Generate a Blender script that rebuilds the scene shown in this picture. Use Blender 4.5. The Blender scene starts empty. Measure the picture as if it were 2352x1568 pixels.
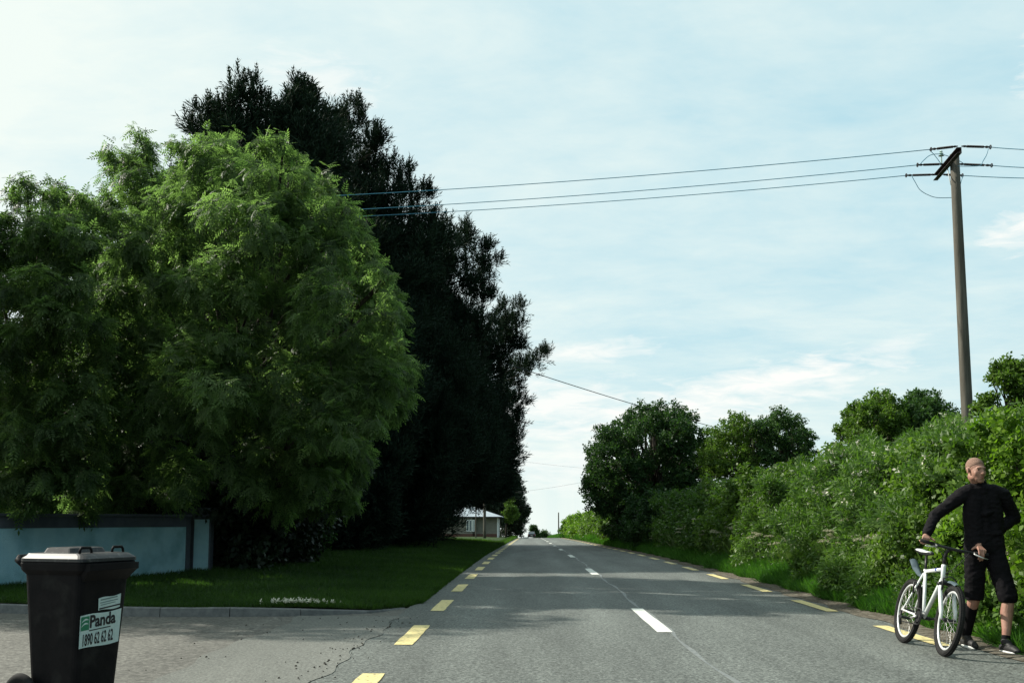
import bpy, bmesh, math, random
import numpy as np
from mathutils import Vector, Matrix
C = bpy.context.scene
R = math.radians
rng = np.random.default_rng(7)
random.seed(7)

# ------------------------------------------------------------------ camera
CAMZ = 1.25
PITCH = math.atan(0.109)
YAW = math.atan(39/2352)
cam_d = bpy.data.cameras.new('camera')
cam = bpy.data.objects.new('camera', cam_d)
C.collection.objects.link(cam)
cam.location = (0, 0, CAMZ)
cam.rotation_euler = (math.pi/2 + PITCH, 0, YAW)
cam_d.sensor_width = 36; cam_d.lens = 36
cam_d.shift_y = (408 - 2352*0.109)/2352
cam_d.clip_start = 0.1; cam_d.clip_end = 9000
C.camera = cam

# ------------------------------------------------------------------ light
SUN_AZ, SUN_EL = 68, 38        # degrees left of +Y, above horizon
SUN = Vector((-math.sin(R(SUN_AZ))*math.cos(R(SUN_EL)), math.cos(R(SUN_AZ))*math.cos(R(SUN_EL)), math.sin(R(SUN_EL))))
sd = bpy.data.lights.new('sun', 'SUN'); sd.energy = 5.0; sd.angle = R(0.55); sd.color = (1.0, 0.95, 0.84)
so = bpy.data.objects.new('sun', sd); C.collection.objects.link(so)
so.rotation_euler = SUN.to_track_quat('Z', 'Y').to_euler()
C.view_settings.view_transform = 'Standard'; C.view_settings.look = 'None'
C.view_settings.gamma = 1; C.view_settings.use_curve_mapping = False
C.view_settings.exposure = 0.5

w = bpy.data.worlds.new('World'); C.world = w; w.use_nodes = True
nt = w.node_tree; N = nt.nodes; L = nt.links
for n in list(N): N.remove(n)
def nd(t, **k):
    n = N.new(t)
    for a, b in k.items(): setattr(n, a, b)
    return n
def mth(op, a, b=None, c=None, clamp=False):
    n = nd('ShaderNodeMath', operation=op, use_clamp=clamp)
    for i, v in enumerate((a, b, c)):
        if v is None: continue
        if isinstance(v, (int, float)): n.inputs[i].default_value = v
        else: L.new(v, n.inputs[i])
    return n.outputs[0]
tc = nd('ShaderNodeTexCoord')
sep = nd('ShaderNodeSeparateXYZ'); L.new(tc.outputs['Generated'], sep.inputs[0])
zc = mth('MAXIMUM', sep.outputs['Z'], 0.035)
comb = nd('ShaderNodeCombineXYZ')
L.new(sep.outputs['X'], comb.inputs[0]); L.new(sep.outputs['Y'], comb.inputs[1]); L.new(zc, comb.inputs[2])
sky = nd('ShaderNodeTexSky', sky_type='NISHITA'); sky.sun_disc = False
sky.sun_elevation = R(SUN_EL); sky.sun_rotation = R(-SUN_AZ)
sky.air_density = 1.0; sky.dust_density = 1.5; sky.ozone_density = 1.5
L.new(comb.outputs[0], sky.inputs['Vector'])
az = mth('ARCTAN2', sep.outputs['X'], sep.outputs['Y'])        # 0 = road direction, + to the right
el = mth('ARCSINE', sep.outputs['Z'])
# cloud layer coordinates: direction projected on a high plane
zp = mth('ADD', zc, 0.12)
pl = nd('ShaderNodeCombineXYZ')
L.new(mth('DIVIDE', sep.outputs['X'], zp), pl.inputs[0]); L.new(mth('DIVIDE', sep.outputs['Y'], zp), pl.inputs[1])
def noise(vec, scale, detail=6, rough=0.6, dist=0.0, rot=0, sc=(1, 1, 1)):
    mp = nd('ShaderNodeMapping'); L.new(vec, mp.inputs[0]); mp.inputs['Scale'].default_value = sc
    mp.inputs['Rotation'].default_value = (0, 0, rot)
    n = nd('ShaderNodeTexNoise'); L.new(mp.outputs[0], n.inputs['Vector'])
    n.inputs['Scale'].default_value = scale; n.inputs['Detail'].default_value = detail
    n.inputs['Roughness'].default_value = rough; n.inputs['Distortion'].default_value = dist
    return n.outputs['Fac']
n1 = noise(pl.outputs[0], 1.1, 7, 0.60, 0.4, R(25), (1.0, 1.15, 1))
n2 = noise(pl.outputs[0], 4.2, 8, 0.65, 0.3, R(35), (1.0, 1.5, 1))
# glare round the sun, falls off to the right
sdot = nd('ShaderNodeVectorMath', operation='DOT_PRODUCT')
L.new(tc.outputs['Generated'], sdot.inputs[0]); sdot.inputs[1].default_value = SUN
glow = mth('POWER', mth('MAXIMUM', sdot.outputs['Value'], 0.0), 3.0)
hz = mth('POWER', mth('SUBTRACT', 1.0, mth('MINIMUM', mth('MAXIMUM', mth('MULTIPLY', el, 2.6), 0), 1)), 3.0)
veil = mth('ADD', mth('MULTIPLY', mth('SUBTRACT', n1, 0.40), 1.5), mth('MULTIPLY', mth('SUBTRACT', n2, 0.5), 0.75))
veil = mth('ADD', veil, mth('MULTIPLY', glow, 1.5))
veil = mth('ADD', veil, mth('MULTIPLY', hz, 0.6))
veil = mth('ADD', veil, 0.09)
# individual low clouds: (azimuth, elevation, half width, half height, tilt, strength) in degrees
ae = nd('ShaderNodeCombineXYZ'); L.new(az, ae.inputs[0]); L.new(el, ae.inputs[1])
cn = noise(ae.outputs[0], 26, 7, 0.62, 0.5, R(-9), (1.0, 4.2, 1))
clouds = [(7.5, 5.9, 9.0, 1.15, 8, 1.0), (14.0, 7.6, 5.5, 0.95, 7, 1.0), (3.5, 9.3, 3.6, .55, 3, .8), (1.5, 6.4, 4.0, 1.4, 0, .9), (27.5, 14.8, 3.2, .9, 14, 1.0),
          (28.0, 22.5, 1.2, 2.0, -25, 1.0), (-12, 23.5, 3.0, 1.3, -10, .55), (2.0, 3.2, 6, 1.6, 0, .6), (19.5, 9.0, 2.0, .4, 8, .5)]
acc = None
for (ca, ce, ha, he, tl, st) in clouds:
    dx = mth('SUBTRACT', az, R(ca)); dy = mth('SUBTRACT', el, R(ce))
    c_, s_ = math.cos(R(tl)), math.sin(R(tl))
    u = mth('DIVIDE', mth('ADD', mth('MULTIPLY', dx, c_), mth('MULTIPLY', dy, s_)), R(ha))
    v = mth('DIVIDE', mth('SUBTRACT', mth('MULTIPLY', dy, c_), mth('MULTIPLY', dx, s_)), R(he))
    d = mth('SQRT', mth('ADD', mth('MULTIPLY', u, u), mth('MULTIPLY', v, v)))
    f = mth('SUBTRACT', 1.25, d)
    f = mth('ADD', f, mth('MULTIPLY', mth('SUBTRACT', cn, 0.5), 3.2))
    f = mth('MULTIPLY', mth('MINIMUM', mth('MAXIMUM', mth('MULTIPLY', f, 0.85), 0), 1), st)
    acc = f if acc is None else mth('MAXIMUM', acc, f)
def mixc(a, b, f):
    m = nd('ShaderNodeMix', data_type='RGBA', clamp_factor=True)
    for s, v in ((m.inputs[6], a), (m.inputs[7], b)):
        if isinstance(v, tuple): s.default_value = v
        else: L.new(v, s)
    if isinstance(f, (int, float)): m.inputs[0].default_value = f
    else: L.new(f, m.inputs[0])
    return m.outputs[2]
tow = nd('ShaderNodeMapRange', interpolation_type='SMOOTHSTEP'); L.new(sdot.outputs['Value'], tow.inputs[0])
tow.inputs[1].default_value = -0.55; tow.inputs[2].default_value = 0.08; tow.inputs[3].default_value = 0.0; tow.inputs[4].default_value = 1.0
clear = mixc((.6, 1.2, 1.9, 1), (5.6, 8.4, 9.2, 1), tow.outputs[0])      # the clear sky is a deeper blue away from the sun
base = mixc(sky.outputs[0], clear, 0.85)
veil = mth('MINIMUM', mth('MAXIMUM', veil, 0), 1)
veilc = mixc((1.4, 1.8, 2.1, 1), (9.3, 10.0, 9.4, 1), tow.outputs[0])
base = mixc(base, veilc, mth('MULTIPLY', veil, 0.92))
base = mixc(base, (10.6, 10.4, 9.9, 1), mth('MULTIPLY', acc, 0.85))
bg = nd('ShaderNodeBackground'); L.new(base, bg.inputs[0]); bg.inputs[1].default_value = 0.071
wo = nd('ShaderNodeOutputWorld'); L.new(bg.outputs[0], wo.inputs[0])

# ------------------------------------------------------------------ helpers
def col(): return C.collection.objects
def at(x, y, Y):
    """world point on the plane at distance Y seen at photo position (x, y), 2352 px wide"""
    vx = (x-1176)/2352; vy = (784-y)/2352 + cam_d.shift_y
    cy, sy = math.cos(YAW), math.sin(YAW); cp, sp = math.cos(PITCH), math.sin(PITCH)
    f = Vector((-sy*cp, cy*cp, sp)); r = Vector((cy, sy, 0)); u = Vector((sy*sp, -cy*sp, cp))
    d = f + r*vx + u*vy
    return Vector((0, 0, CAMZ)) + d*(Y/d.y)
def tag(o, label=None, cat=None, group=None, kind=None):
    if label: o['label'] = label
    if cat: o['category'] = cat
    if group: o['group'] = group
    if kind: o['kind'] = kind
    return o
def empty(name, loc, rz=0, **k):
    o = bpy.data.objects.new(name, None); col().link(o)
    o.location = loc; o.rotation_euler.z = rz
    return tag(o, **k)
def link(name, me, mat=None, parent=None, smooth=False, **k):
    o = bpy.data.objects.new(name, me); col().link(o)
    if mat: me.materials.append(mat)
    if parent: o.parent = parent
    if smooth: me.shade_smooth()
    return tag(o, **k)
def copy_tree(o, parent=None):
    c = o.copy(); col().link(c); c.parent = parent
    for ch in o.children: copy_tree(ch, c)
    return c
PY = [-400, 0, 25, 38, 50, 62, 90, 138, 234, 300, 430, 1000, 3500]
PZ = [0, 0, 0, -.06, -.19, -.32, -.62, -1.2, -2.98, -5.2, -10, -32, -120]
def prof(Y):
    # smooth the break points a little
    Y = np.asarray(Y, float)
    return (np.interp(Y-4, PY, PZ)+np.interp(Y+4, PY, PZ)+np.interp(Y-2, PY, PZ)+np.interp(Y+2, PY, PZ))/4
def roadx(Y):
    Y = np.asarray(Y, float)
    return -0.0006*np.clip(Y-260, 0, None)**2

# ------------------------------------------------------------------ materials
def material(name, rough=0.6, spec=0.5, metal=0.0):
    m = bpy.data.materials.new(name); m.use_nodes = True
    b = m.node_tree.nodes['Principled BSDF']
    b.inputs['Roughness'].default_value = rough
    b.inputs['Specular IOR Level'].default_value = spec
    b.inputs['Metallic'].default_value = metal
    return m, m.node_tree, b
def mat_noise(name, c1, c2, scale=5, rough=0.6, spec=0.5, metal=0, detail=5, bump=0, bscale=None, lo=.35, hi=.65, c3=None, s3=1, sc=(1, 1, 1), f3=(.5, .6)):
    m, t, b = material(name, rough, spec, metal)
    n = t.nodes.new; l = t.links.new
    co = n('ShaderNodeTexCoord'); mp = n('ShaderNodeMapping'); l(co.outputs['Object'], mp.inputs[0]); mp.inputs['Scale'].default_value = sc
    x = n('ShaderNodeTexNoise'); l(mp.outputs[0], x.inputs['Vector']); x.inputs['Scale'].default_value = scale; x.inputs['Detail'].default_value = detail
    x.inputs['Roughness'].default_value = 0.65
    r = n('ShaderNodeValToRGB'); r.color_ramp.elements[0].position = lo; r.color_ramp.elements[1].position = hi
    r.color_ramp.elements[0].color = (*c1, 1); r.color_ramp.elements[1].color = (*c2, 1)
    l(x.outputs['Fac'], r.inputs[0]); out = r.outputs[0]
    if c3:
        y = n('ShaderNodeTexNoise'); l(mp.outputs[0], y.inputs['Vector']); y.inputs['Scale'].default_value = s3; y.inputs['Detail'].default_value = 6
        q = n('ShaderNodeMapRange'); q.inputs[1].default_value = f3[0]; q.inputs[2].default_value = f3[1]; l(y.outputs['Fac'], q.inputs[0])
        k = n('ShaderNodeMix'); k.data_type = 'RGBA'; l(q.outputs[0], k.inputs[0]); l(out, k.inputs[6]); k.inputs[7].default_value = (*c3, 1); out = k.outputs[2]
    l(out, b.inputs['Base Color'])
    if bump:
        z = n('ShaderNodeTexNoise'); l(mp.outputs[0], z.inputs['Vector']); z.inputs['Scale'].default_value = bscale or scale*3; z.inputs['Detail'].default_value = 4
        bp = n('ShaderNodeBump'); bp.inputs['Strength'].default_value = bump; bp.inputs['Distance'].default_value = 0.02
        l(z.outputs['Fac'], bp.inputs['Height']); l(bp.outputs[0], b.inputs['Normal'])
    return m
def mat_leaf(name, dark, light, tr=0.45, rough=0.45, spec=0.35, trc=None):
    """leaf: per-leaf tone attribute blends two greens; thin leaf lets light through"""
    m, t, b = material(name, rough, spec)
    n = t.nodes.new; l = t.links.new
    a = n('ShaderNodeAttribute'); a.attribute_name = 'tone'
    r = n('ShaderNodeValToRGB'); r.color_ramp.elements[0].color = (*dark, 1); r.color_ramp.elements[1].color = (*light, 1)
    l(a.outputs['Fac'], r.inputs[0]); l(r.outputs[0], b.inputs['Base Color'])
    tn = n('ShaderNodeBsdfTranslucent'); mul = n('ShaderNodeMix'); mul.data_type = 'RGBA'; mul.blend_type = 'MULTIPLY'; mul.inputs[0].default_value = 1
    l(r.outputs[0], mul.inputs[6]); mul.inputs[7].default_value = (*(trc or (1.5, 1.8, 0.7)), 1); l(mul.outputs[2], tn.inputs[0])
    mx = n('ShaderNodeMixShader'); mx.inputs[0].default_value = tr
    l(b.outputs[0], mx.inputs[1]); l(tn.outputs[0], mx.inputs[2]); l(mx.outputs[0], t.nodes['Material Output'].inputs[0])
    return m
M = {}
def mat_asphalt(name, base, scale=70, patch=(0.8, 1.2), contrast=.6):
    m, t, b = material(name, 0.75, 0.35)
    n = t.nodes.new; l = t.links.new
    co = n('ShaderNodeTexCoord')
    v = n('ShaderNodeTexVoronoi'); v.inputs['Scale'].default_value = scale; l(co.outputs['Object'], v.inputs['Vector'])
    n1 = n('ShaderNodeTexNoise'); n1.inputs['Scale'].default_value = scale*.45; n1.inputs['Detail'].default_value = 5; n1.inputs['Roughness'].default_value = .75; l(co.outputs['Object'], n1.inputs['Vector'])
    mp = n('ShaderNodeMapping'); mp.inputs['Scale'].default_value = (1.6, .22, 1); l(co.outputs['Object'], mp.inputs[0])
    n2 = n('ShaderNodeTexNoise'); n2.inputs['Scale'].default_value = .8; n2.inputs['Detail'].default_value = 7; n2.inputs['Roughness'].default_value = .6; l(mp.outputs[0], n2.inputs['Vector'])
    sp = n('ShaderNodeSeparateColor'); l(v.outputs['Color'], sp.inputs[0])
    a = n('ShaderNodeMapRange'); a.inputs[1].default_value = 0; a.inputs[2].default_value = 1; a.inputs[3].default_value = 1-contrast; a.inputs[4].default_value = 1+contrast; l(sp.outputs[0], a.inputs[0])
    c = n('ShaderNodeMapRange'); c.inputs[1].default_value = .38; c.inputs[2].default_value = .62; c.inputs[3].default_value = .62; c.inputs[4].default_value = 1.4; l(n1.outputs['Fac'], c.inputs[0])
    d = n('ShaderNodeMapRange'); d.inputs[1].default_value = .35; d.inputs[2].default_value = .65; d.inputs[3].default_value = patch[0]; d.inputs[4].default_value = patch[1]; l(n2.outputs['Fac'], d.inputs[0])
    m1 = n('ShaderNodeMath'); m1.operation = 'MULTIPLY'; l(a.outputs[0], m1.inputs[0]); l(c.outputs[0], m1.inputs[1])
    if name == 'road chippings':      # tyre-polished tracks along the lanes
        sx = n('ShaderNodeSeparateXYZ'); l(co.outputs['Object'], sx.inputs[0]); prev = m1
        for xc_ in (-.62, .82, 2.15, 3.5):
            df = n('ShaderNodeMath'); df.operation = 'SUBTRACT'; l(sx.outputs[0], df.inputs[0]); df.inputs[1].default_value = xc_
            ab = n('ShaderNodeMath'); ab.operation = 'ABSOLUTE'; l(df.outputs[0], ab.inputs[0])
            mr = n('ShaderNodeMapRange'); mr.interpolation_type = 'SMOOTHSTEP'; mr.inputs[1].default_value = .05; mr.inputs[2].default_value = .42; mr.inputs[3].default_value = 1.17; mr.inputs[4].default_value = .98; l(ab.outputs[0], mr.inputs[0])
            mm = n('ShaderNodeMath'); mm.operation = 'MULTIPLY'; l(prev.outputs[0], mm.inputs[0]); l(mr.outputs[0], mm.inputs[1]); prev = mm
        m1 = prev
    m2 = n('ShaderNodeMath'); m2.operation = 'MULTIPLY'; l(m1.outputs[0], m2.inputs[0]); l(d.outputs[0], m2.inputs[1])
    vm = n('ShaderNodeVectorMath'); vm.operation = 'SCALE'; vm.inputs[0].default_value = base; l(m2.outputs[0], vm.inputs['Scale'])
    l(vm.outputs[0], b.inputs['Base Color'])
    bp = n('ShaderNodeBump'); bp.inputs['Strength'].default_value = .55; bp.inputs['Distance'].default_value = .012; l(n1.outputs['Fac'], bp.inputs['Height']); l(bp.outputs[0], b.inputs['Normal'])
    return m
M['road'] = mat_asphalt('road chippings', (.108, .118, .108), 62)
M['lot'] = mat_asphalt('worn driveway', (.108, .105, .092), 40, (.85, 1.15), .35)
M['shoulder'] = mat_asphalt('smooth shoulder', (.128, .132, .118), 90, (.88, 1.12), .2)
M['yellow'] = mat_noise('yellow paint', (.58, .49, .22), (.72, .61, .30), 18, .6, .3, c3=(.22, .20, .12), s3=22, f3=(.56, .68))
M['white'] = mat_noise('white road paint', (.62, .63, .57), (.74, .74, .68), 18, .6, .3, c3=(.22, .23, .21), s3=22, f3=(.57, .70))
M['ground'] = mat_noise('field soil and grass', (.030, .062, .014), (.055, .10, .022), .6, .9, .1)
M['verge'] = mat_noise('verge soil', (.018, .034, .010), (.035, .062, .016), 3, .9, .1)
M['dirt'] = mat_noise('gritty dirt', (.085, .075, .058), (.17, .155, .125), 9, .95, .1, bump=.5, bscale=60, c3=(.05, .04, .028), s3=22, f3=(.52, .62))
M['kerb'] = mat_noise('kerb concrete', (.11, .115, .115), (.17, .175, .17), 12, .85, .2, bump=.3, bscale=80)
M['grass'] = mat_leaf('grass blade', (.020, .048, .010), (.055, .110, .020), .40, .5, .25)
M['tallgrass'] = mat_leaf('tall verge grass', (.030, .090, .014), (.085, .20, .035), .35, .5, .2)
M['straw'] = mat_leaf('seeding grass', (.050, .10, .032), (.15, .19, .085), .3, .5, .2)
M['ash'] = mat_leaf('ash leaf', (.018, .036, .013), (.125, .180, .070), .50, .5, .2, trc=(2.6, 3.1, 1.7))
M['ash_in'] = mat_leaf('inner ash leaf', (.030, .065, .018), (.070, .130, .030), .38, .42, .4)
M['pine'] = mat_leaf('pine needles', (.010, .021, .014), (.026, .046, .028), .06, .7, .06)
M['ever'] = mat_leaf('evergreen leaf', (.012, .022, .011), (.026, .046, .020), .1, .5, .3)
M['hedge'] = mat_leaf('hawthorn leaf', (.034, .074, .014), (.125, .205, .034), .34, .45, .22)
M['hedge_lime'] = mat_leaf('lime hedge leaf', (.038, .090, .012), (.165, .27, .028), .38, .45, .25)
M['hedge_blue'] = mat_leaf('cool green leaf', (.030, .070, .016), (.105, .185, .036), .36, .45, .25)
M['hedge_pale'] = mat_leaf('pale undersided leaf', (.034, .080, .018), (.125, .210, .048), .34, .45, .25)
M['tree_r'] = mat_leaf('field tree leaf', (.020, .050, .018), (.072, .135, .045), .32, .5, .15)
M['petal'] = mat_leaf('white blossom', (.45, .45, .36), (.68, .66, .54), .25, .6, .2, trc=(1, 1, .9))
M['umbel'] = mat_leaf('cream umbel', (.26, .27, .17), (.44, .43, .30), .25, .6, .2, trc=(1, 1, .9))
M['stem'] = mat_noise('green stem', (.05, .09, .03), (.09, .13, .05), 8)
M['bark'] = mat_noise('bark', (.035, .030, .024), (.085, .075, .06), 9, .9, .1, bump=.8, sc=(1, 1, .2))
M['pole'] = mat_noise('weathered pole wood', (.062, .057, .046), (.145, .135, .112), 7, .85, .15, bump=.4, sc=(1, 1, .08), c3=(.035, .03, .025), s3=2.2, f3=(.62, .7))
M['wire'] = material('wire', .4, .4)[0]; M['wire'].node_tree.nodes['Principled BSDF'].inputs['Base Color'].default_value = (.03, .20, .30, 1)
M['steel_dk'] = mat_noise('rusted steel', (.018, .012, .012), (.035, .024, .022), 20, .6, .4)
M['glass_ins'] = mat_noise('insulator glaze', (.25, .40, .34), (.55, .65, .58), 6, .15, .7)

# ------------------------------------------------------------------ mesh builders
def mesh_np(name, v, faces_flat, nper, mat_tone=None):
    me = bpy.data.meshes.new(name)
    nv = len(v); nf = len(faces_flat)//nper
    me.vertices.add(nv); me.vertices.foreach_set('co', np.ascontiguousarray(v, np.float32).ravel())
    me.loops.add(nf*nper); me.loops.foreach_set('vertex_index', np.ascontiguousarray(faces_flat, np.int32))
    me.polygons.add(nf); me.polygons.foreach_set('loop_start', np.arange(nf, dtype=np.int32)*nper)
    if mat_tone is not None:
        a = me.attributes.new('tone', 'FLOAT', 'POINT'); a.data.foreach_set('value', np.ascontiguousarray(mat_tone, np.float32))
    me.update(calc_edges=True)
    return me
def unit(v): return v/np.maximum(np.linalg.norm(v, axis=-1, keepdims=True), 1e-9)
def scatter(name, mat, pos, dirs, scale, tmpl, tone, parent=None, roll=None, **k):
    """one mesh of many small leaf sprays: tmpl = (verts m,3 with growth along +Z, quads)"""
    tv, tf = tmpl; n = len(pos); m = len(tv)
    d = unit(dirs); a = unit(np.cross(d, rng.normal(size=(n, 3)))) if roll is None else unit(np.cross(d, roll))
    b = np.cross(d, a)
    s = np.asarray(scale).reshape(-1, 1)
    v = (tv[None, :, 0:1]*a[:, None] + tv[None, :, 1:2]*b[:, None] + tv[None, :, 2:3]*d[:, None])*s[:, None] + pos[:, None]
    f = (np.asarray(tf)[None] + (np.arange(n)*m)[:, None, None]).reshape(-1)
    me = mesh_np(name, v.reshape(-1, 3), f, len(tf[0]), np.repeat(np.clip(tone, 0, 1), m))
    return link(name, me, mat, parent, **k)
def T_join(parts):
    V, F = [], []; o = 0
    for v, f in parts:
        V.append(np.array(v, float)); F += [[i+o for i in q] for q in f]; o += len(v)
    return np.concatenate(V), F
def leaf(base, d, L_, W_, nrm=(0, 1, 0), fold=.15):
    base = np.array(base, float); d = unit(np.array(d, float)); nn = np.array(nrm, float); s = unit(np.cross(d, nn)); nn = np.cross(s, d)
    return ([base, base+d*L_*.45+s*W_/2+nn*fold*W_, base+d*L_, base+d*L_*.45-s*W_/2+nn*fold*W_], [[0, 1, 2, 3]])
def tmpl_ash():
    p = []
    for i, z in enumerate((.12, .30, .48, .66)):
        for sgn in (-1, 1):
            p.append(leaf((0, -.10*z*z, z), (sgn*.85, -.25, .62), .36-.03*i, .115))
    p.append(leaf((0, -.06, .78), (0, -.3, 1), .36, .12))
    return T_join(p)
def tmpl_pine():
    p = []
    for i in range(9):
        a = i*2.4; t = .45+.15*(i % 3)
        p.append(leaf((0, 0, .10*i), (math.cos(a)*t, math.sin(a)*t, .85), .48, .085, (math.cos(a), math.sin(a), .1)))
    return T_join(p)
def tmpl_shoot():
    p = []
    for i in range(6):
        for j in range(4):
            a = j*math.pi/2+i*.8; z = .12+.14*i; q = .26*(1-.09*i)
            p.append(leaf((0, 0, z), (math.cos(a)*.8, math.sin(a)*.8, .75), q, .075, (math.cos(a), math.sin(a), -.8)))
    p.append(leaf((0, 0, 0), (0, 0, 1), 1.05, .06)); return T_join(p)
def tmpl_cluster(n=5, L_=.42, W_=.26, seed=1, spread=.9):
    r = random.Random(seed); p = []
    for i in range(n):
        a = i*2.4+r.random()
        p.append(leaf((0, 0, i*.16), (math.cos(a)*spread, math.sin(a)*spread, .45+.3*r.random()), L_, W_, (math.cos(a+1.2)*.5, math.sin(a+1.2)*.5, 1)))
    return T_join(p)
def tmpl_blade(n=4):
    p = []; r = random.Random(5)
    for i in range(n):
        a = r.random()*6.28; t = .12+.35*r.random(); h = .7+.3*r.random()
        bx, by = .12*math.cos(a*2), .12*math.sin(a*2)
        c, s = math.cos(a), math.sin(a); w_ = .035
        p.append(([(bx-s*w_, by+c*w_, 0), (bx+s*w_, by-c*w_, 0), (bx+c*t*.5+s*w_*.6, by+s*t*.5-c*w_*.6, h*.6), (bx+c*t*1.1, by+s*t*1.1, h)], [[0, 1, 2, 3]]))
    return T_join(p)
TA, TP, TC, TB = tmpl_ash(), tmpl_pine(), tmpl_cluster(), tmpl_blade()
TN = tmpl_cluster(6, .5, .13, 4, .7)
def rdir(n): return unit(rng.normal(size=(n, 3)))
def lobes_points(lobes, total, sub=12, subr=.42, up=.0, inner=.12, jit=.25):
    """points and directions of sprays over a union of lobes (cx,cy,cz,r)"""
    L_ = np.array(lobes, float); wgt = L_[:, 3]**2; wgt /= wgt.sum()
    P, D, T = [], [], []
    for (x, y, z, r), wi in zip(L_, wgt):
        n = max(20, int(total*wi)); ns = max(5, int(sub*(r**.5)*1.3))
        sd_ = rdir(ns); sc = np.array((x, y, z))+sd_*r*rng.uniform(.55, .88, (ns, 1)); sr = r*subr*rng.uniform(.6, 1.15, ns)
        st = rng.uniform(-.22, .22, ns)
        k = rng.integers(0, ns, n); d = rdir(n); rad = rng.uniform(.5, 1.08, (n, 1))
        p = sc[k]+d*sr[k][:, None]*rad
        o = unit(p-np.array((x, y, z)))
        dd = d*.6+o*.7+np.array((0, 0, up))+rng.normal(size=(n, 3))*jit
        inn = rng.random(n) < inner
        p[inn] = np.array((x, y, z))+rdir(int(inn.sum()))*r*rng.uniform(.1, .6, (int(inn.sum()), 1))
        P.append(p); D.append(dd); T.append(.5+st[k]+rng.normal(size=n)*.16)
    return np.concatenate(P), np.concatenate(D), np.concatenate(T)
def tube_pts(paths, seg=8):
    """paths: list of [(x,y,z,r),...] -> verts, quads"""
    V, F = [], []; o = 0
    for path in paths:
        p = np.array(path, float); n = len(p)
        t = unit(np.gradient(p[:, :3], axis=0))
        ref = max((np.array(q) for q in ((0, 0, 1.), (1., 0, 0), (0, 1., 0), (.6, .6, .53), (-.6, .6, .53), (.6, -.6, .53))), key=lambda q: np.linalg.norm(np.cross(t, q), axis=1).min())
        a = unit(np.cross(t, ref)); b = np.cross(t, a)
        ang = np.arange(seg)*2*math.pi/seg
        ring = p[:, None, :3]+p[:, None, 3:4]*(np.cos(ang)[None, :, None]*a[:, None]+np.sin(ang)[None, :, None]*b[:, None])
        V.append(ring.reshape(-1, 3))
        for i in range(n-1):
            for j in range(seg):
                F += [o+i*seg+j, o+i*seg+(j+1) % seg, o+(i+1)*seg+(j+1) % seg, o+(i+1)*seg+j]
        # end caps as fans of quads are skipped; ends are closed by a tiny ring
        o += n*seg
    return np.concatenate(V), F
def tubes(name, paths, mat, parent=None, seg=8, smooth=True, **k):
    paths = [[(*q[0][:3], 1e-4)]+list(q)+[(*q[-1][:3], 1e-4)] if seg > 4 else q for q in [list(map(tuple, p)) for p in paths]]
    out = []
    for q in paths:
        q = [list(x) for x in q]
        if seg > 4:   # nudge caps so that the direction stays defined
            for e, s in ((0, 1), (-1, -2)):
                d = Vector(q[s][:3])-Vector(q[s+1 if e == 0 else s-1][:3]); d = d.normalized()*1e-3
                q[e][:3] = Vector(q[s][:3])+d
        out.append(q)
    v, f = tube_pts(out, seg)
    me = mesh_np(name, v, f, 4)
    return link(name, me, mat, parent, smooth=smooth, **k)
def bm_obj(name, bm, mat, parent=None, smooth=False, **k):
    bmesh.ops.recalc_face_normals(bm, faces=bm.faces)
    me = bpy.data.meshes.new(name); bm.to_mesh(me); bm.free()
    return link(name, me, mat, parent, smooth, **k)
def box(bm, c, s, rot=None, bev=0, taper=None):
    mt = Matrix.Translation(c) @ (rot.to_4x4() if rot else Matrix()) @ Matrix.Diagonal((*s, 1))
    r = bmesh.ops.create_cube(bm, size=1, matrix=mt)
    if bev: bmesh.ops.bevel(bm, geom=list({e for v in r['verts'] for e in v.link_edges}), offset=bev, segments=2, affect='EDGES', profile=.7)
    return r
def cyl(bm, p0, p1, r0, r1=None, seg=16):
    p0, p1 = Vector(p0), Vector(p1); d = p1-p0
    mt = Matrix.Translation((p0+p1)/2) @ d.to_track_quat('Z', 'Y').to_matrix().to_4x4()
    return bmesh.ops.create_cone(bm, cap_ends=True, segments=seg, radius1=r0, radius2=r0 if r1 is None else r1, depth=d.length, matrix=mt)
def torus(bm, c, R_, r_, axis='X', seg=40, ms=8, squash=1.0):
    rings = []
    for i in range(seg):
        a = 2*math.pi*i/seg; ring = []
        for j in range(ms):
            b = 2*math.pi*j/ms; q = R_+r_*math.cos(b); h = r_*math.sin(b)*squash
            p = (h, q*math.cos(a), q*math.sin(a)) if axis == 'X' else (q*math.cos(a), q*math.sin(a), h)
            ring.append(bm.verts.new(Vector(c)+Vector(p)))
        rings.append(ring)
    for i in range(seg):
        for j in range(ms):
            bm.faces.new((rings[i][j], rings[i][(j+1) % ms], rings[(i+1) % seg][(j+1) % ms], rings[(i+1) % seg][j]))
def loft(bm, sections, cap=True):
    """sections: list of rings of equal length"""
    rs = [[bm.verts.new(p) for p in s] for s in sections]; n = len(rs[0])
    for a, b in zip(rs, rs[1:]):
        for j in range(n): bm.faces.new((a[j], a[(j+1) % n], b[(j+1) % n], b[j]))
    if cap: bm.faces.new(rs[0][::-1]); bm.faces.new(rs[-1])
    return rs
def rrect(cx, cy, z, hx, hy, r, n=4):
    pts = []
    for (sx, sy, a0) in ((1, 1, 0), (-1, 1, 90), (-1, -1, 180), (1, -1, 270)):
        for i in range(n+1):
            a = R(a0+90*i/n); pts.append((cx+sx*(hx-r)+r*math.cos(a), cy+sy*(hy-r)+r*math.sin(a), z))
    return pts

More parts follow.
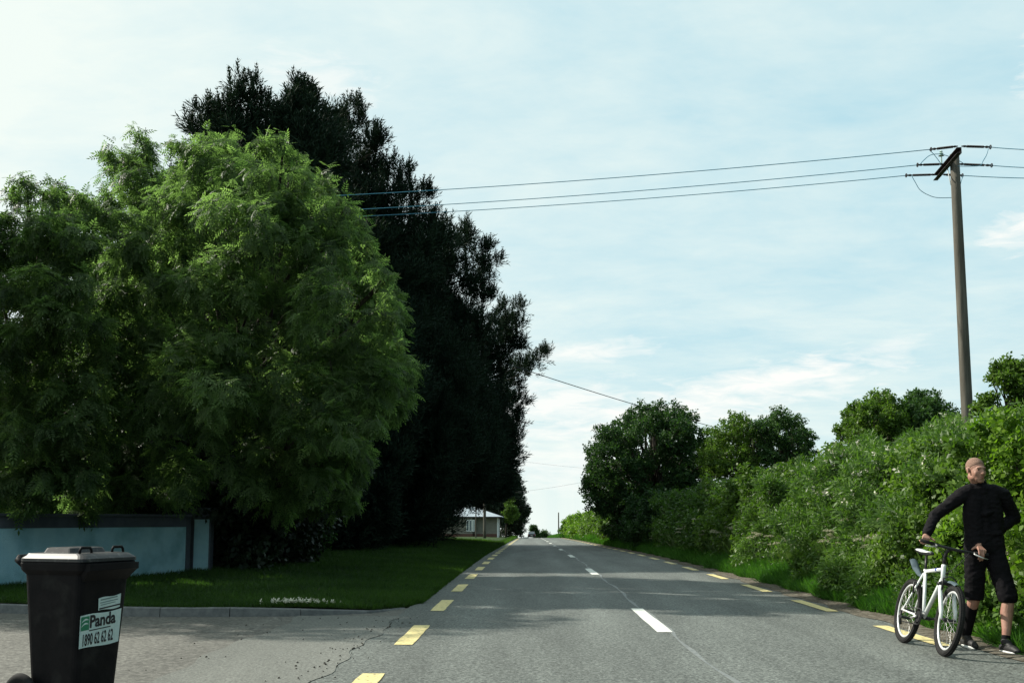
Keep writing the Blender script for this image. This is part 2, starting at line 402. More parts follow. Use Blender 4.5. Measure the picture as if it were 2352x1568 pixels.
# ------------------------------------------------------------------ ground, road, verges
def grid(name, xs_of_y, ys, zf, mat, **k):
    ys = np.asarray(ys, float); X = np.array([xs_of_y(y) for y in ys]); n = X.shape[1]
    Y = np.repeat(ys[:, None], n, 1); Z = zf(X, Y)
    v = np.stack((X, Y, Z), -1).reshape(-1, 3)
    i = np.arange(len(ys)-1)[:, None]*n+np.arange(n-1)[None]
    f = np.stack((i, i+1, i+n+1, i+n), -1).reshape(-1)
    me = mesh_np(name, v, f, 4)
    return link(name, me, mat, **k)
YS = np.concatenate((np.arange(-60, 30, 6), np.arange(30, 460, 5), np.arange(460, 3400, 60)))
gx = np.concatenate((np.linspace(-2500, -60, 14), np.linspace(-40, 40, 21), np.linspace(60, 2500, 14)))
grid('ground', lambda y: gx, YS, lambda X, Y: prof(Y)-.06-.00002*np.abs(X)**1.6-np.where((np.abs(X) < 12) & (Y > 200), .02, 0), M['ground'], kind='structure')
YR = np.concatenate((np.arange(-30, 30, 3), np.arange(30, 460, 4)))
grid('road', lambda y: np.linspace(-1.72, 4.42, 5)+roadx(y), YR, lambda X, Y: prof(Y)+.0, M['road'], kind='structure')
# kerb line (plan view): from the road edge round to the left
KX = np.array([-1.62, -1.75, -2.1, -3.0, -4.5, -6.0, -7.4, -9.2, -12, -16, -22, -60.])
KY = np.array([15.6, 14.75, 14.0, 13.55, 13.38, 13.6, 14.0, 14.55, 15.4, 16.5, 18, 26.])
def kerby(x): return np.interp(-np.asarray(x), -KX, KY)
KXf = np.concatenate((np.linspace(-1.62, -3, 12), np.linspace(-3.3, -12, 22), np.linspace(-13, -60, 12)))
KH = lambda x: .11*np.clip((-np.asarray(x)-1.75)/1.6, 0.03, 1)
# driveway sheet reaching under the kerb
v = []; 
for x in KXf: v += [(x, -20, .004-.012), (x, float(kerby(x))+.03, .004-.012)]
f = []
for i in range(len(KXf)-1): f += [2*i, 2*i+1, 2*i+3, 2*i+2]
link('driveway', mesh_np('driveway', np.array(v), f, 4), M['lot'], kind='structure')
def shx(y):
    return np.array([-2.96+.05*math.sin(y*1.7)+.03*math.sin(y*5.1), -2.3, -1.66+.035*math.sin(y*2.3)+.03*math.sin(y*6.7+1)])
ysh = np.concatenate((np.arange(-10, 4, 1.), np.arange(4, 13.45, .15), [13.5]))
grid('hard_shoulder', shx, ysh, lambda X, Y: .005+0*X, M['shoulder'], kind='structure')
# kerb stones, one strip with joints every 0.9 m
kerb = empty('kerb', (0, 0, 0), kind='structure')
bm = bmesh.new()
fx = np.linspace(-1.75, -30, 400); pts = np.stack((fx, kerby(fx)), 1)
cs = np.concatenate(([0], np.cumsum(np.linalg.norm(np.diff(pts, axis=0), axis=1))))
s = 0
while s < cs[-1]-.95:
    a = np.array([np.interp(s, cs, pts[:, i]) for i in (0, 1)]); b = np.array([np.interp(s+.90, cs, pts[:, i]) for i in (0, 1)])
    d = (b-a)/np.linalg.norm(b-a); nrm = np.array((d[1], -d[0])); nrm = nrm if nrm[1] > 0 else -nrm
    za, zb = KH(a[0]), KH(b[0]); q = []
    for (p, z) in ((a, za), (b, zb)):
        q.append([(*(p), -.03), (*(p+nrm*.012), z-.012), (*(p+nrm*.025), z), (*(p+nrm*.125), z), (*(p+nrm*.125), -.03)])
    loft(bm, [[Vector(x) for x in r_] for r_ in q])
    s += .912
o = bm_obj('kerb_stones', bm, M['kerb'], kerb)
# left verge (lawn)
def left_cols(y):
    e = -1.62 if y > 15.6 else None
    return e
v, f = [], []
vy = np.concatenate(([0], np.arange(.4, 14, .8), np.arange(15, 400, 5)))
cols = np.concatenate(([-1.60], np.linspace(-1.7, -3.2, 8), np.linspace(-3.6, -12, 14), np.linspace(-14, -60, 8)))
def lz(x, y):
    x = np.asarray(x, float); h = .11*np.clip((-x-1.62)/1.4, 0, 1)-.004
    return prof(y)+h+.12*np.clip((np.asarray(y)-16)/14, 0, 1)*np.clip((-x-2.4)/3, 0, 1)+.02*np.sin(x*1.3+1)*np.sin(np.asarray(y)*.8)*np.clip((-x-2)/2, 0, 1)
n = len(cols)
for j, dy in enumerate(vy):
    for x in cols:
        y0 = float(kerby(x))+.12; y = y0+(400-y0)*(dy/395.)
        v.append((x+float(roadx(y)), y, float(lz(x, y))))
for j in range(len(vy)-1):
    for i in range(n-1): f += [j*n+i, j*n+i+1, (j+1)*n+i+1, (j+1)*n+i]
link('verge_left', mesh_np('verge_left', np.array(v), f, 4), M['verge'], kind='structure')
# right side: dirt strip, bank, field
def rz(x, y):
    x = np.asarray(x, float)
    return prof(y)+np.interp(x, [4.3, 4.75, 5.2, 6.2, 8, 10, 40, 400], [-.02, .03, .08, .34, .75, .85, .8, .6])
rc = np.concatenate((np.linspace(4.36, 5.2, 5), np.linspace(5.5, 10, 10), np.linspace(14, 60, 6)))
grid('dirt_strip', lambda y: np.array([4.30+.05*math.sin(y*2.1)+.03*math.sin(y*5), 4.6, 4.98]), np.concatenate((np.arange(-20, 4, .5), np.arange(4, 30, .15), np.arange(30, 60, .5), np.arange(60, 300, 5))),
     lambda X, Y: prof(Y)+np.interp(X, [4.2, 4.35, 4.98], [.004, .006, .058]), M['dirt'], kind='structure')
grid('bank_right', lambda y: rc+roadx(y), YR, lambda X, Y: rz(X-roadx(Y), Y)-.006, M['verge'], kind='structure')

# markings
def dash(name, mat, xc, wd, y0, y1, skew=0):
    bm = bmesh.new(); r_ = random.Random(int(y0*100)+int(xc*10)); n = 8
    L_ = []
    ys = np.linspace(y0, y1, n)
    for y in ys:
        z = float(prof(y))+.006 + (.0 if xc < 4 else .002)
        ox = float(roadx(y))
        L_.append((bm.verts.new((ox+xc-wd/2+r_.uniform(-.006, .006), y, z)), bm.verts.new((ox+xc+wd/2+r_.uniform(-.006, .006), y, z))))
    for a, b in zip(L_, L_[1:]): bm.faces.new((a[0], a[1], b[1], b[0]))
    return bm_obj(name, bm, mat, kind='structure')
for k in range(-1, 20): dash('centre_line_dash', M['white'], 1.51, .17, 11.62+12*k, 14.65+12*k)
for k in range(-2, 40):
    y0 = 10.42+3.82*k
    dash('edge_line_dash', M['yellow'], -1.265, .19, y0, y0+1.9)
    dash('edge_line_dash', M['yellow'], 4.13, .17, y0-.02, y0+1.92)
M['seam'] = mat_noise('tar seam', (.10, .11, .11), (.20, .21, .20), 15)
# worn tar seam beside the centre line
bm = bmesh.new(); prev = None
for y in np.arange(2, 80, .4):
    a = bm.verts.new((1.56+.03*math.sin(y*1.1), y, float(prof(y))+.003)); b = bm.verts.new((1.60+.03*math.sin(y*1.1)+.02*math.sin(y*3.3), y, float(prof(y))+.003))
    if prev: bm.faces.new((prev[0], prev[1], b, a))
    prev = (a, b)
bm_obj('road_seam', bm, M['seam'], kind='structure')
# crumbs of soil and stone where the shoulder meets the road, and on the dirt strip
def crumbs(name, pts, s0, s1, mat, lab, cat):
    tv = np.array([(1, 0, 0), (0, 1, 0), (-1, 0, 0), (0, -1, 0), (0, 0, .8), (0, 0, -.3)], float)*.5
    tf = [(0, 1, 4), (1, 2, 4), (2, 3, 4), (3, 0, 4), (1, 0, 5), (2, 1, 5), (3, 2, 5), (0, 3, 5)]
    n = len(pts); return scatter(name, mat, pts, np.tile((0, 0, 1.), (n, 1))+rng.normal(size=(n, 3))*.2, rng.uniform(s0, s1, n)**1, (tv, tf), rng.random(n), kind='stuff', label=lab, cat=cat)
n = 190; yy = rng.uniform(6.5, 13.4, n); xx = -1.75+.10*np.sin(yy*2.1)+rng.normal(size=n)*.14
m_ = rng.random(n) < .4; xx[m_] = rng.uniform(-3.4, -1.5, m_.sum())
crumbs('soil_crumbs', np.stack((xx, yy, .010+0*xx), 1), .006, .030, mat_noise('dark crumbs', (.02, .018, .014), (.05, .045, .035), 9, .9), 'dark soil crumbs along the joint between shoulder and road', 'soil')
n = 5200; yy = rng.uniform(5, 40, n)**1; xx = rng.uniform(4.38, 5.25, n)
crumbs('verge_grit', np.stack((xx, yy, rz(xx, yy)+.004), 1), .006, .022, M['dirt'], 'brown grit and dead leaves along the right road edge', 'grit')

# ------------------------------------------------------------------ grass
def grass(name, mat, x, y, z, h, lab, cat='grass', tmpl=TB, lean=.25, **k):
    n = len(x); d = np.tile((0, 0, 1.), (n, 1))+rng.normal(size=(n, 3))*lean
    tone = .45+.33*np.sin(x*1.7+np.sin(y*.9)*2)*np.sin(y*1.1+x*.4)+rng.normal(size=n)*.2
    return scatter(name, mat, np.stack((x, y, z), 1), d, h, tmpl, tone, kind='stuff', label=lab, cat=cat, **k)
n = 150000
u = rng.random(n); y = 13.4+(70-13.4)*u**1.9; x = -1.60-rng.random(n)**1.15*(6+.12*y)
keep = (y > kerby(x)+.10)&(x > -15); x, y = x[keep], y[keep]
sz = (.045+.0022*y)*rng.uniform(.6, 1.4, len(x))
grass('lawn_grass', M['grass'], x, y, lz(x, y)-.005, sz, 'short mown green grass on the left verge behind the kerb')
n = 16000; y = 15.5+rng.random(n)**1.6*120; x = -1.6-np.abs(rng.normal(size=n))*.18
grass('edge_grass', M['grass'], x, y, lz(x, y)-.005, (.07+.0016*y)*rng.uniform(.6, 1.3, n), 'ragged grass edge of the left verge beside the yellow dashes')
n = 80; x = rng.normal(-3.05, .24, n); y = kerby(x)+.15+np.abs(rng.normal(size=n))*.16
scatter('daisies', M['petal'], np.stack((x, y, lz(x, y)+.045), 1), np.tile((0, -.6, 1.), (n, 1)), rng.uniform(.04, .075, n), tmpl_cluster(5, .5, .35, 9, 1.4), rng.random(n), kind='stuff', label='small white daisies in the grass just behind the kerb', cat='daisies')
# right verge grass: bright short at the road, taller behind
n = 60000; u = rng.random(n); y = 6+(75-6)*u**1.7; w_ = rng.random(n)
x = 4.62+w_**1.2*1.0+.06*np.sin(y*3)
grass('roadside_grass', M['tallgrass'], x, y, rz(x, y)-.01, (.15+.24*w_+.001*y)*rng.uniform(.6, 1.35, n), 'bright green roadside grass at the foot of the right hedge', lean=.32)
n = 6500; u = rng.random(n); y = 7+(60-7)*u**1.5; x = rng.uniform(5.2, 6.0, n)
k_ = np.sin(y*.7+1)+rng.normal(size=n)*.5 > 0; x, y = x[k_], y[k_]
grass('seeding_grass', M['straw'], x, y, rz(x, y), rng.uniform(.4, .85, len(x)), 'tall pale seeding grass in front of the right hedge', tmpl=tmpl_blade(3), lean=.22)
n = 22000; y = 75+(260-75)*rng.random(n)**1.3; x = 4.6+rng.random(n)*1.8
grass('far_roadside_grass', M['tallgrass'], x, y, rz(x, y)-.01, rng.uniform(.3, .7, n), 'green grass along the far right road edge near the crest')

# ------------------------------------------------------------------ trees
def split_lobes(lob, k=3, f=.58, off=.62):
    out = []
    for (x, y, z, r) in lob:
        ph = random.random()*6.28
        for i in range(k):
            a = ph+i*2*math.pi/k; q = r*off*random.uniform(.75, 1.15)
            out.append((x+q*math.cos(a)*.9, y+q*math.sin(a*1.7+1)*.7, z+q*math.sin(a), r*f*random.uniform(.8, 1.2)))
    return out
def pix_lobes(lst, Yc, depth, cx, cy, rx, ry, back=True, shrink=.82):
    out = []
    for (x, y, r) in lst:
        q = 1-((x-cx)/rx)**2-((y-cy)/ry)**2
        o = depth*math.sqrt(max(q, 0.0))
        Y = Yc-o*.85+random.uniform(-.30, .30)*depth
        p = at(x, y, Y); out.append((*p, r/2352*Y*shrink))
        if back and o > .8:
            p = at(x, y, Yc); out.append((p.x, Yc+o*.8, p.z, r/2352*Yc*1.05))
    return out
def limbs(base, lobes, r0, zfork, frac=1.0, bend=.3):
    """trunk + a limb to each of the bigger lobes"""
    bx, by, bz = base; paths = []; r_ = random.Random(3)
    top = max(l[2] for l in lobes)
    paths.append([(bx, by, bz-.2, r0*1.25), (bx+.03, by, bz+.5, r0), (bx+.1, by+.1, zfork, r0*.8), (bx+.2, by, zfork+(top-zfork)*.5, r0*.45), (bx+.1, by+.1, top-.4, r0*.12)])
    for l in lobes:
        if r_.random() > frac: continue
        t = r_.uniform(.0, .55); z0 = zfork*.8+(top-zfork)*t*.8; z0 = min(z0, l[2]-.3) if l[2] > zfork else zfork*.7
        z0 = max(z0, bz+.8)
        a = Vector((bx+.1, by+.1, z0)); b = Vector(l[:3]); m = a.lerp(b, .5)+Vector((0, 0, -bend*.5))+Vector((r_.uniform(-1, 1), r_.uniform(-1, 1), 0))*.25
        rr = r0*.32*(1-t*.5)
        paths.append([(*a, rr), (*a.lerp(m, .5), rr*.8), (*m, rr*.62), (*m.lerp(b, .6), rr*.4), (*b, rr*.15)])
        for q in range(3):
            e = b+Vector((r_.uniform(-1, 1), r_.uniform(-1, 1), r_.uniform(-.3, 1)))*l[3]*.75
            paths.append([(*m.lerp(b, .5+.15*q), rr*.35), (*m.lerp(b, .8).lerp(e, .5), rr*.2), (*e, rr*.06)])
    return paths
# two ash trees over the wall
ashA = [(330,345,52),(265,360,38),(300,420,85),(420,350,60),(510,330,52),(500,400,100),(610,330,48),(665,360,42),(640,430,80),(420,500,110),(300,520,80),(560,540,120),(680,540,90),
        (735,430,46),(770,480,50),(740,560,80),(815,520,34),(800,600,60),(350,640,110),(480,690,130),(620,690,130),(740,700,100),(830,680,60),(880,640,32),(895,690,30),(880,740,46),
        (260,720,100),(330,820,120),(480,850,150),(640,850,140),(780,830,110),(880,820,50),(930,835,26),(890,890,40),(840,920,70),(740,960,110),(600,1000,130),(430,1000,140),(290,940,110),
        (770,1020,70),(700,1080,100),(560,1080,80),(400,1080,80),(280,1080,100),(250,1150,50),(235,600,60),(230,480,50),(650,1120,70),(760,1060,70)]
ashB = [(65,430,34),(40,450,30),(110,440,30),(150,470,46),(195,470,40),(80,520,60),(20,520,60),(160,560,80),(60,620,90),(-60,560,80),(-120,650,100),(150,680,90),(40,740,110),(170,800,100),(60,880,120),
        (-80,800,120),(180,930,90),(80,1020,110),(-60,980,120),(190,1060,80),(60,1120,80),(180,1150,55),(-60,1120,90),(240,860,60),(225,1000,50)]
def crown(name, mat, lobes, total, scale, tmpl, parent, up=0, inner=.12, sub=12, tone=0, subr=.42):
    P, D, T = lobes_points(lobes, total, sub=sub, up=up, inner=inner, subr=subr)
    if tmpl is TA:      # feathery leaves hang outwards, their blades facing up and out
        nrm = unit(unit(D)+np.array((0, 0, .45))+rng.normal(size=D.shape)*.22)
        tn = rng.normal(size=D.shape)*.55+unit(D)*.9+np.array((0, 0, -.55)); tn -= nrm*(tn*nrm).sum(1, keepdims=True)
        D = unit(tn)+nrm*.22; return scatter(name, mat, P, D, scale*rng.uniform(.7, 1.3, len(P)), tmpl, T+tone, parent, roll=-nrm)
    return scatter(name, mat, P, D, scale*rng.uniform(.7, 1.3, len(P)), tmpl, T+tone, parent)
def tree(name, base, r0, zfork, lobes, mat, total, scale, tmpl, label, cat='tree', group=None, up=0, inner=.12, frac=.6, sub=12, tone=0, bend=.3, subr=.42):
    t = empty(name, base, label=label, cat=cat, group=group)
    b = Vector(base); lc = [(l[0]-b.x, l[1]-b.y, l[2]-b.z, l[3]) for l in lobes]
    tubes('trunk', limbs((0, 0, 0), lc, r0, zfork-b.z, frac, bend), M['bark'], t, seg=7)
    crown('crown', mat, lc, total, scale, tmpl, t, up, inner, sub, tone, subr)
    return t
tree('ash_tree', (-7.0, 23.4, .2), .28, 3.0, split_lobes(pix_lobes(ashA, 21.0, 3.6, 560, 760, 400, 480, shrink=.95)), M['ash'], 62000, .24, TA,
     'large bright green ash tree with feathery leaves behind the wall end', frac=.3, up=.0, sub=10, subr=.42, inner=.10)
tree('ash_tree', (-11.0, 21.8, .2), .22, 3.0, split_lobes(pix_lobes(ashB, 19.6, 3.2, 60, 780, 260, 400, shrink=.95)), M['ash'], 30000, .25, TA,
     'smaller feathery ash tree at the left edge of the photo behind the low wall', frac=.3, up=.0, sub=10, tone=-.08, inner=.10)

tree('ash_tree', (-13.2, 19.4, .2), .22, 3.0, [(-12.6+2.0*math.cos(a)*q, 17.4+1.9*math.sin(a)*q, z, 1.25) for a, q, z in [(i*2.4, .3+.7*((i*7) % 10)/10, 4.6+4.6*i/16) for i in range(17)]], M['ash'], 9000, .36, TA,
     'unseen ash tree added outside the left edge to shade the kerb', frac=.5, sub=8)  # added out of view so that its shade reaches the kerb
# row of dark pines
def pine(base, ztop, r, lst, Yc, total, label, zlow=1.5, rad_top=.8):
    b = Vector(base); lob = []
    for (x, y, rr) in lst:
        Y = Yc+random.uniform(-1.2, .8); p = at(x, y, Y); lob.append((*p, rr/2352*Y))
    # filler whorls around the trunk
    z = zlow; k = 0
    lo_top = ztop-1.0
    while z < lo_top:
        f_ = (z-zlow)/(lo_top-zlow); rad = r*(math.sin(math.pi*min(1, .28+f_*.30+.0))*1.0)*(1-f_**2.2)+rad_top*f_*.6
        m = 6 if rad > 2 else 4
        for j in range(m):
            a = k*1.1+j*2*math.pi/m+random.uniform(-.25, .25); q = rad*random.uniform(.62, .9)
            lob.append((b.x+q*math.cos(a), b.y+q*math.sin(a), z+random.uniform(-.4, .4), .75+.22*rad))
        z += 1.35; k += 1
    lob = [((l[0], l[1], max(l[2], 2.1+.9*l[3]), l[3]) if (Yc > 38 and l[0]+l[3] > -.068*l[1]) else l) for l in lob]
    t = empty('pine_tree', base, label=label, cat='tree', group='dark pines in a row beyond the lawn')
    lc = [(l[0]-b.x, l[1]-b.y, l[2]-b.z, l[3]) for l in lob]
    paths = [[(0, 0, -.2, .42), (.05, 0, 2, .34), (.1, .1, (ztop-b.z)*.5, .22), (0, 0, ztop-b.z-.3, .05)]]
    for l in lc[::2]:
        e = Vector(l[:3]); a = Vector((0, 0, max(.8, e.z-.35*math.hypot(e.x, e.y))))
        m = a.lerp(e, .55)+Vector((0, 0, -.15)); paths.append([(*a, .09), (*m, .06), (*e, .015)])
    tubes('trunk', paths, M['bark'], t, seg=6)
    P, D, T = lobes_points(lc, int(total*2.6), sub=14, up=.95, inner=.22, subr=.34, jit=.18)
    scatter('crown', M['pine'], P, D, .44*rng.uniform(.7, 1.3, len(P))*(b.y/40)**.35, TP, T, t)
    i = rng.integers(0, len(P), int(total*.45)); P2, D2 = P[i], unit(D[i])
    d3 = D2*.28+np.array((0, 0, 1.))+rng.normal(size=P2.shape)*.12
    scatter('shoots', M['pine'], P2, d3, .62*rng.uniform(.6, 1.35, len(P2))*(b.y/40)**.3, tmpl_shoot(), T[i]+.15, t)
    return t
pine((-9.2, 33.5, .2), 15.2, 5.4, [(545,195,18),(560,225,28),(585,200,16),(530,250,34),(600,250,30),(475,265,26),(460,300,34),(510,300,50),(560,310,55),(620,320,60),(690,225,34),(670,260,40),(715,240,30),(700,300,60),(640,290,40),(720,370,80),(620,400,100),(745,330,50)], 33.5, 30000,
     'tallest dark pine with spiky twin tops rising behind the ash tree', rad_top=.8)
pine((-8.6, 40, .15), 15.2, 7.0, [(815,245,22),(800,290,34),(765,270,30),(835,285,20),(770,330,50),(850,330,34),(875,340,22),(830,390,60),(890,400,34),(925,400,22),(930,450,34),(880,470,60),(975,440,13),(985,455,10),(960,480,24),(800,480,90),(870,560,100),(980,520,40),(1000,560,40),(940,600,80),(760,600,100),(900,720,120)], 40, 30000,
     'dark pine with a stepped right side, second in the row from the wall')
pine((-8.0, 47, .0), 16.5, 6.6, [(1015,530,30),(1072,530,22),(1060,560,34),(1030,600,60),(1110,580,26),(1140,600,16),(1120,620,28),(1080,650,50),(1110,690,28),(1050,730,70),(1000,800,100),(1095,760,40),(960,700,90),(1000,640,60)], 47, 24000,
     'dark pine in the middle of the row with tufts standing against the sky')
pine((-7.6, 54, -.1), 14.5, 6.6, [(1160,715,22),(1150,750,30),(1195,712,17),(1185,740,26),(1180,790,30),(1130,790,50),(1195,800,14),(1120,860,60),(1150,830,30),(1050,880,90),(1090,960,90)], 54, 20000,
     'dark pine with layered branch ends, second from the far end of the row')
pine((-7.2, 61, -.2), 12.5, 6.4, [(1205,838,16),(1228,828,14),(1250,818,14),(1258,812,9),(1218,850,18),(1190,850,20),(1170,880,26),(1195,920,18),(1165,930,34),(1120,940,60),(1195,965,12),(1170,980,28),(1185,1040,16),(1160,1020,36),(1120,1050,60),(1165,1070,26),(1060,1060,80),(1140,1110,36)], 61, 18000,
     'dark pine at the far end of the row with one branch reaching over the road')

# dense dark shrubs under the trees and behind the wall
def shrub(name, base, lobes, mat, total, scale, tmpl, label, cat='shrub', group=None, stems=7, extra=None, tone=0, sub=12, inner=.12, up=.1):
    b = Vector(base); t = empty(name, base, label=label, cat=cat, group=group)
    lc = [(l[0]-b.x, l[1]-b.y, l[2]-b.z, l[3]) for l in lobes]; r_ = random.Random(11)
    paths = []
    for l in lc:
        a = Vector((l[0]*.6, l[1]*.7, max(-.1, 0))); e = Vector(l[:3])
        paths.append([(*a, .035), (*(a.lerp(e, .5)+Vector((r_.uniform(-.1, .1), r_.uniform(-.1, .1), .05))), .025), (*e, .008)])
    tubes('stems', paths, M['bark'], t, seg=5)
    P, D, T = lobes_points(lc, total, sub=sub, up=up, inner=inner, subr=.35)
    kp = P[:, 2] > -.15; P, D, T = P[kp], D[kp], T[kp]
    scatter('foliage', mat, P, D, scale*rng.uniform(.65, 1.35, len(P)), tmpl, T+tone, t)
    if extra:
        em, en, es, eu = extra; i = rng.integers(0, len(P), en*3)
        P2 = P[i]; o = P2[:, 2] > .35*P2[:, 2].max(); P2 = P2[o][:en]
        scatter('blossom', em, P2+D[i][o][:en]*.06, unit(D[i][o][:en])+np.array((0, 0, eu)), es*rng.uniform(.6, 1.4, len(P2)), tmpl_cluster(5, .5, .3, 6, 1.2), rng.random(len(P2)), t)
    return t
for i, (X, Y, h, lab) in enumerate([(-7.6, 27.2, 4.2, 'dark evergreen shrub at the near corner of the lawn, beside the wall end'), (-8.2, 31.5, 4.8, 'dark evergreen shrub behind the small pale bush'),
      (-8.3, 37, 4.6, 'dark evergreen shrub under the second pine'), (-7.0, 43, 4.4, 'dark evergreen shrub under the middle pine'), (-7.3, 50, 4.4, 'dark evergreen shrub under the layered pine'), (-7.6, 58, 4.0, 'dark evergreen shrub at the far end of the pine row'),
      (-6.7, 24.4, 3.4, 'dark evergreen shrub right beside the gate pillar'), (-10.8, 25.5, 4.6, 'dark evergreen shrub behind the wall, nearest the gate pillar'), (-14.0, 24.5, 4.6, 'dark evergreen shrub behind the wall at the left edge of the photo')]):
    z0 = float(lz(X, Y)); lob = []
    for j in range(16):
        a = j*2.4; q = random.uniform(.3, 1.9)
        lob.append((X+q*math.cos(a), Y+q*1.6*math.sin(a), z0+random.uniform(.5, h-1), random.uniform(.9, 1.4)))
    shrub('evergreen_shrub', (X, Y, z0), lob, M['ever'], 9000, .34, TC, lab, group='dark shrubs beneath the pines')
X, Y = at(710, 1225, 29)[:2]; X, Y = X+.0, 28.9; z0 = float(lz(X, Y))
shrub('small_bush', (X, Y, z0), [(X-.3, Y, z0+.6, .35), (X+.1, Y, z0+.9, .35), (X+.35, Y+.1, z0+.5, .3), (X+.1, Y-.1, z0+1.2, .2)], M['tree_r'], 900, .2, TC, 'small pale bush standing in the deep shade before the pines', 'bush')
# trees past the house
def simple_tree(name, lst, Y, depth, base, r0, mat, total, scale, label, tmpl=TC, group=None, zf=None, frac=.8, sub=12, tone=0, inner=.1, bend=.2, subr=.42):
    xs = [l[0] for l in lst]; ys = [l[1] for l in lst]
    cx, cy = sum(xs)/len(xs), sum(ys)/len(ys); rx = (max(xs)-min(xs))/2+max(l[2] for l in lst); ry = (max(ys)-min(ys))/2+max(l[2] for l in lst)
    lob = split_lobes(pix_lobes(lst, Y, depth, cx, cy, rx, ry, shrink=.84), 4, .46, .84)
    return tree(name, base, r0, zf if zf is not None else base[2]+1.8, lob, mat, total, scale, tmpl, label, group=group, frac=frac, sub=sub, tone=tone, inner=inner, bend=bend, subr=subr)
bx = at(1172, 1100, 150)
simple_tree('tree', [(1050,1120,30),(1090,1110,30),(1120,1100,26),(1145,1110,22),(1070,1150,26),(1105,1150,26),(1140,1150,22),(1040,1165,22),(1125,1175,18),(1090,1185,18),(1150,1185,18)], 140, 3, (-6.5, 140, float(lz(-6.5, 140))), .3, M['ever'], 9000, .55, 'dark tree mass rising behind the bungalow roof')
simple_tree('tree', [(1160,1095,14),(1178,1095,13),(1188,1108,10),(1170,1115,18),(1198,1125,8),(1160,1140,20),(1180,1140,16),(1192,1150,12),(1170,1165,18),(1205,1168,10),(1190,1180,14),(1212,1176,6),(1200,1190,9),(1175,1195,18),(1190,1210,12),(1160,1190,18),(1165,1218,16),(1192,1222,8)], 150, 2.2, (bx.x, 150, float(lz(-2.2, 150))), .22, M['ever'], 9000, .5,
     'dark ragged tree beyond the bungalow, next to the road crest')
bx = at(1170, 1170, 128)
simple_tree('tree', [(1168,1156,7),(1176,1150,5),(1173,1166,10),(1182,1172,7),(1166,1178,9),(1178,1186,9),(1188,1182,5),(1170,1192,8)], 128, .8, (-2.9, 128, float(lz(-2.9, 128))), .1, M['hedge'], 1500, .34, 'small light green tree just right of the bungalow', frac=1)
bx = at(1225, 1215, 430)
simple_tree('tree', [(1222,1212,5),(1228,1211,4),(1224,1219,6),(1230,1221,5)], 430, .8, (bx.x, 430, float(prof(430))), .3, M['tree_r'], 900, 1.1, 'lone small tree far off above the car at the crest')
for (x, y, r_, lab) in ((1240, 1224, 6, 'rounded far bush immediately right of the lone tree'), (1252, 1224, 6, 'rounded far bush in the middle of the distant pair'), ):
    p = at(x, y, 430)
    shrub('distant_bush', (p.x, 430, float(prof(430))), [(p.x, 430, p.z-.3, 1.5), (p.x+1, 431, p.z-1.2, 1.6), (p.x-1, 430, p.z-1.3, 1.5), (p.x, 430, p.z-3.2, 2.0), (p.x, 430, p.z-5.5, 2.2)], M['tree_r'], 1100, 1.0, TC, lab, 'bush')
# right-hand trees
simple_tree('field_tree', [(1480,950,28),(1520,960,34),(1555,950,24),(1580,965,24),(1450,985,34),(1500,1010,60),(1570,1010,50),(1620,1050,36),(1400,1000,26),(1380,1035,26),(1420,1050,50),(1370,1075,20),(1360,1110,18),(1385,1120,34),(1375,1150,20),(1440,1110,60),(1520,1090,70),(1600,1100,44),(1560,1140,56),(1450,1150,44),(1500,1160,50),(1395,1155,24),(1480,1200,40)],
     58, 4.2, (6.9, 58, .3), .26, M['tree_r'], 19000, .34, 'big dark broad tree standing in the right hedge', zf=2.4, sub=17, tone=-.25, subr=.33, inner=.05)
simple_tree('field_tree', [(1700,965,18),(1680,985,24),(1715,985,22),(1650,1005,24),(1690,1020,34),(1730,1010,22),(1640,1030,20),(1660,1050,28),(1710,1050,28),(1625,1050,20),(1640,1070,26),(1690,1075,26),(1740,1065,22)], 52, 1.6, (11.2, 52, .6), .14, M['hedge'], 4000, .27, 'light green thin tree to the left of a matching tree, behind the hedge', subr=.34)
simple_tree('field_tree', [(1795,955,18),(1830,965,18),(1770,975,20),(1800,990,34),(1845,990,18),(1755,1000,20),(1780,1025,30),(1835,1025,28),(1860,1005,12),(1860,1035,12),(1760,1040,20),(1780,1060,24),(1830,1055,24),(1740,980,12)], 52, 1.8, (13.2, 52, .6), .14, M['tree_r'], 4200, .27, 'bluish green thin tree to the right of a matching tree, behind the hedge', subr=.34)
simple_tree('field_tree', [(2030,915,16),(2000,935,20),(2050,935,26),(1980,950,18),(2010,965,36),(1960,990,20),(2060,975,36),(1975,1010,30),(2030,1010,34),(2080,1000,30)], 40, 1.8, (13.8, 40, .7), .15, M['hedge'], 5500, .27, 'flat-topped leafy tree behind the hedge, left of its darker twin', subr=.36)
simple_tree('field_tree', [(2115,910,14),(2145,925,20),(2100,945,24),(2140,960,34),(2175,945,18),(2190,965,18),(2110,985,28),(2165,990,30),(2195,990,14)], 40, 1.6, (15.4, 40, .7), .15, M['tree_r'], 4600, .27, 'darker leafy tree behind the hedge, between its twin and the big pole', subr=.36)
simple_tree('field_tree', [(2295,845,12),(2320,840,14),(2350,845,16),(2285,865,12),(2310,870,16),(2345,875,18),(2330,900,14),(2370,860,22),(2375,900,26),(2350,925,20),(2300,950,12),(2390,940,26),(2260,925,8),(2275,915,7),(2245,940,6),(2320,965,20),(2370,975,24)], 19, .6, (9.3, 19, .8), .09, M['hedge'], 2300, .16, 'open twiggy tree sticking out of the hedge right of the big pole', subr=.5, frac=1, inner=.05)

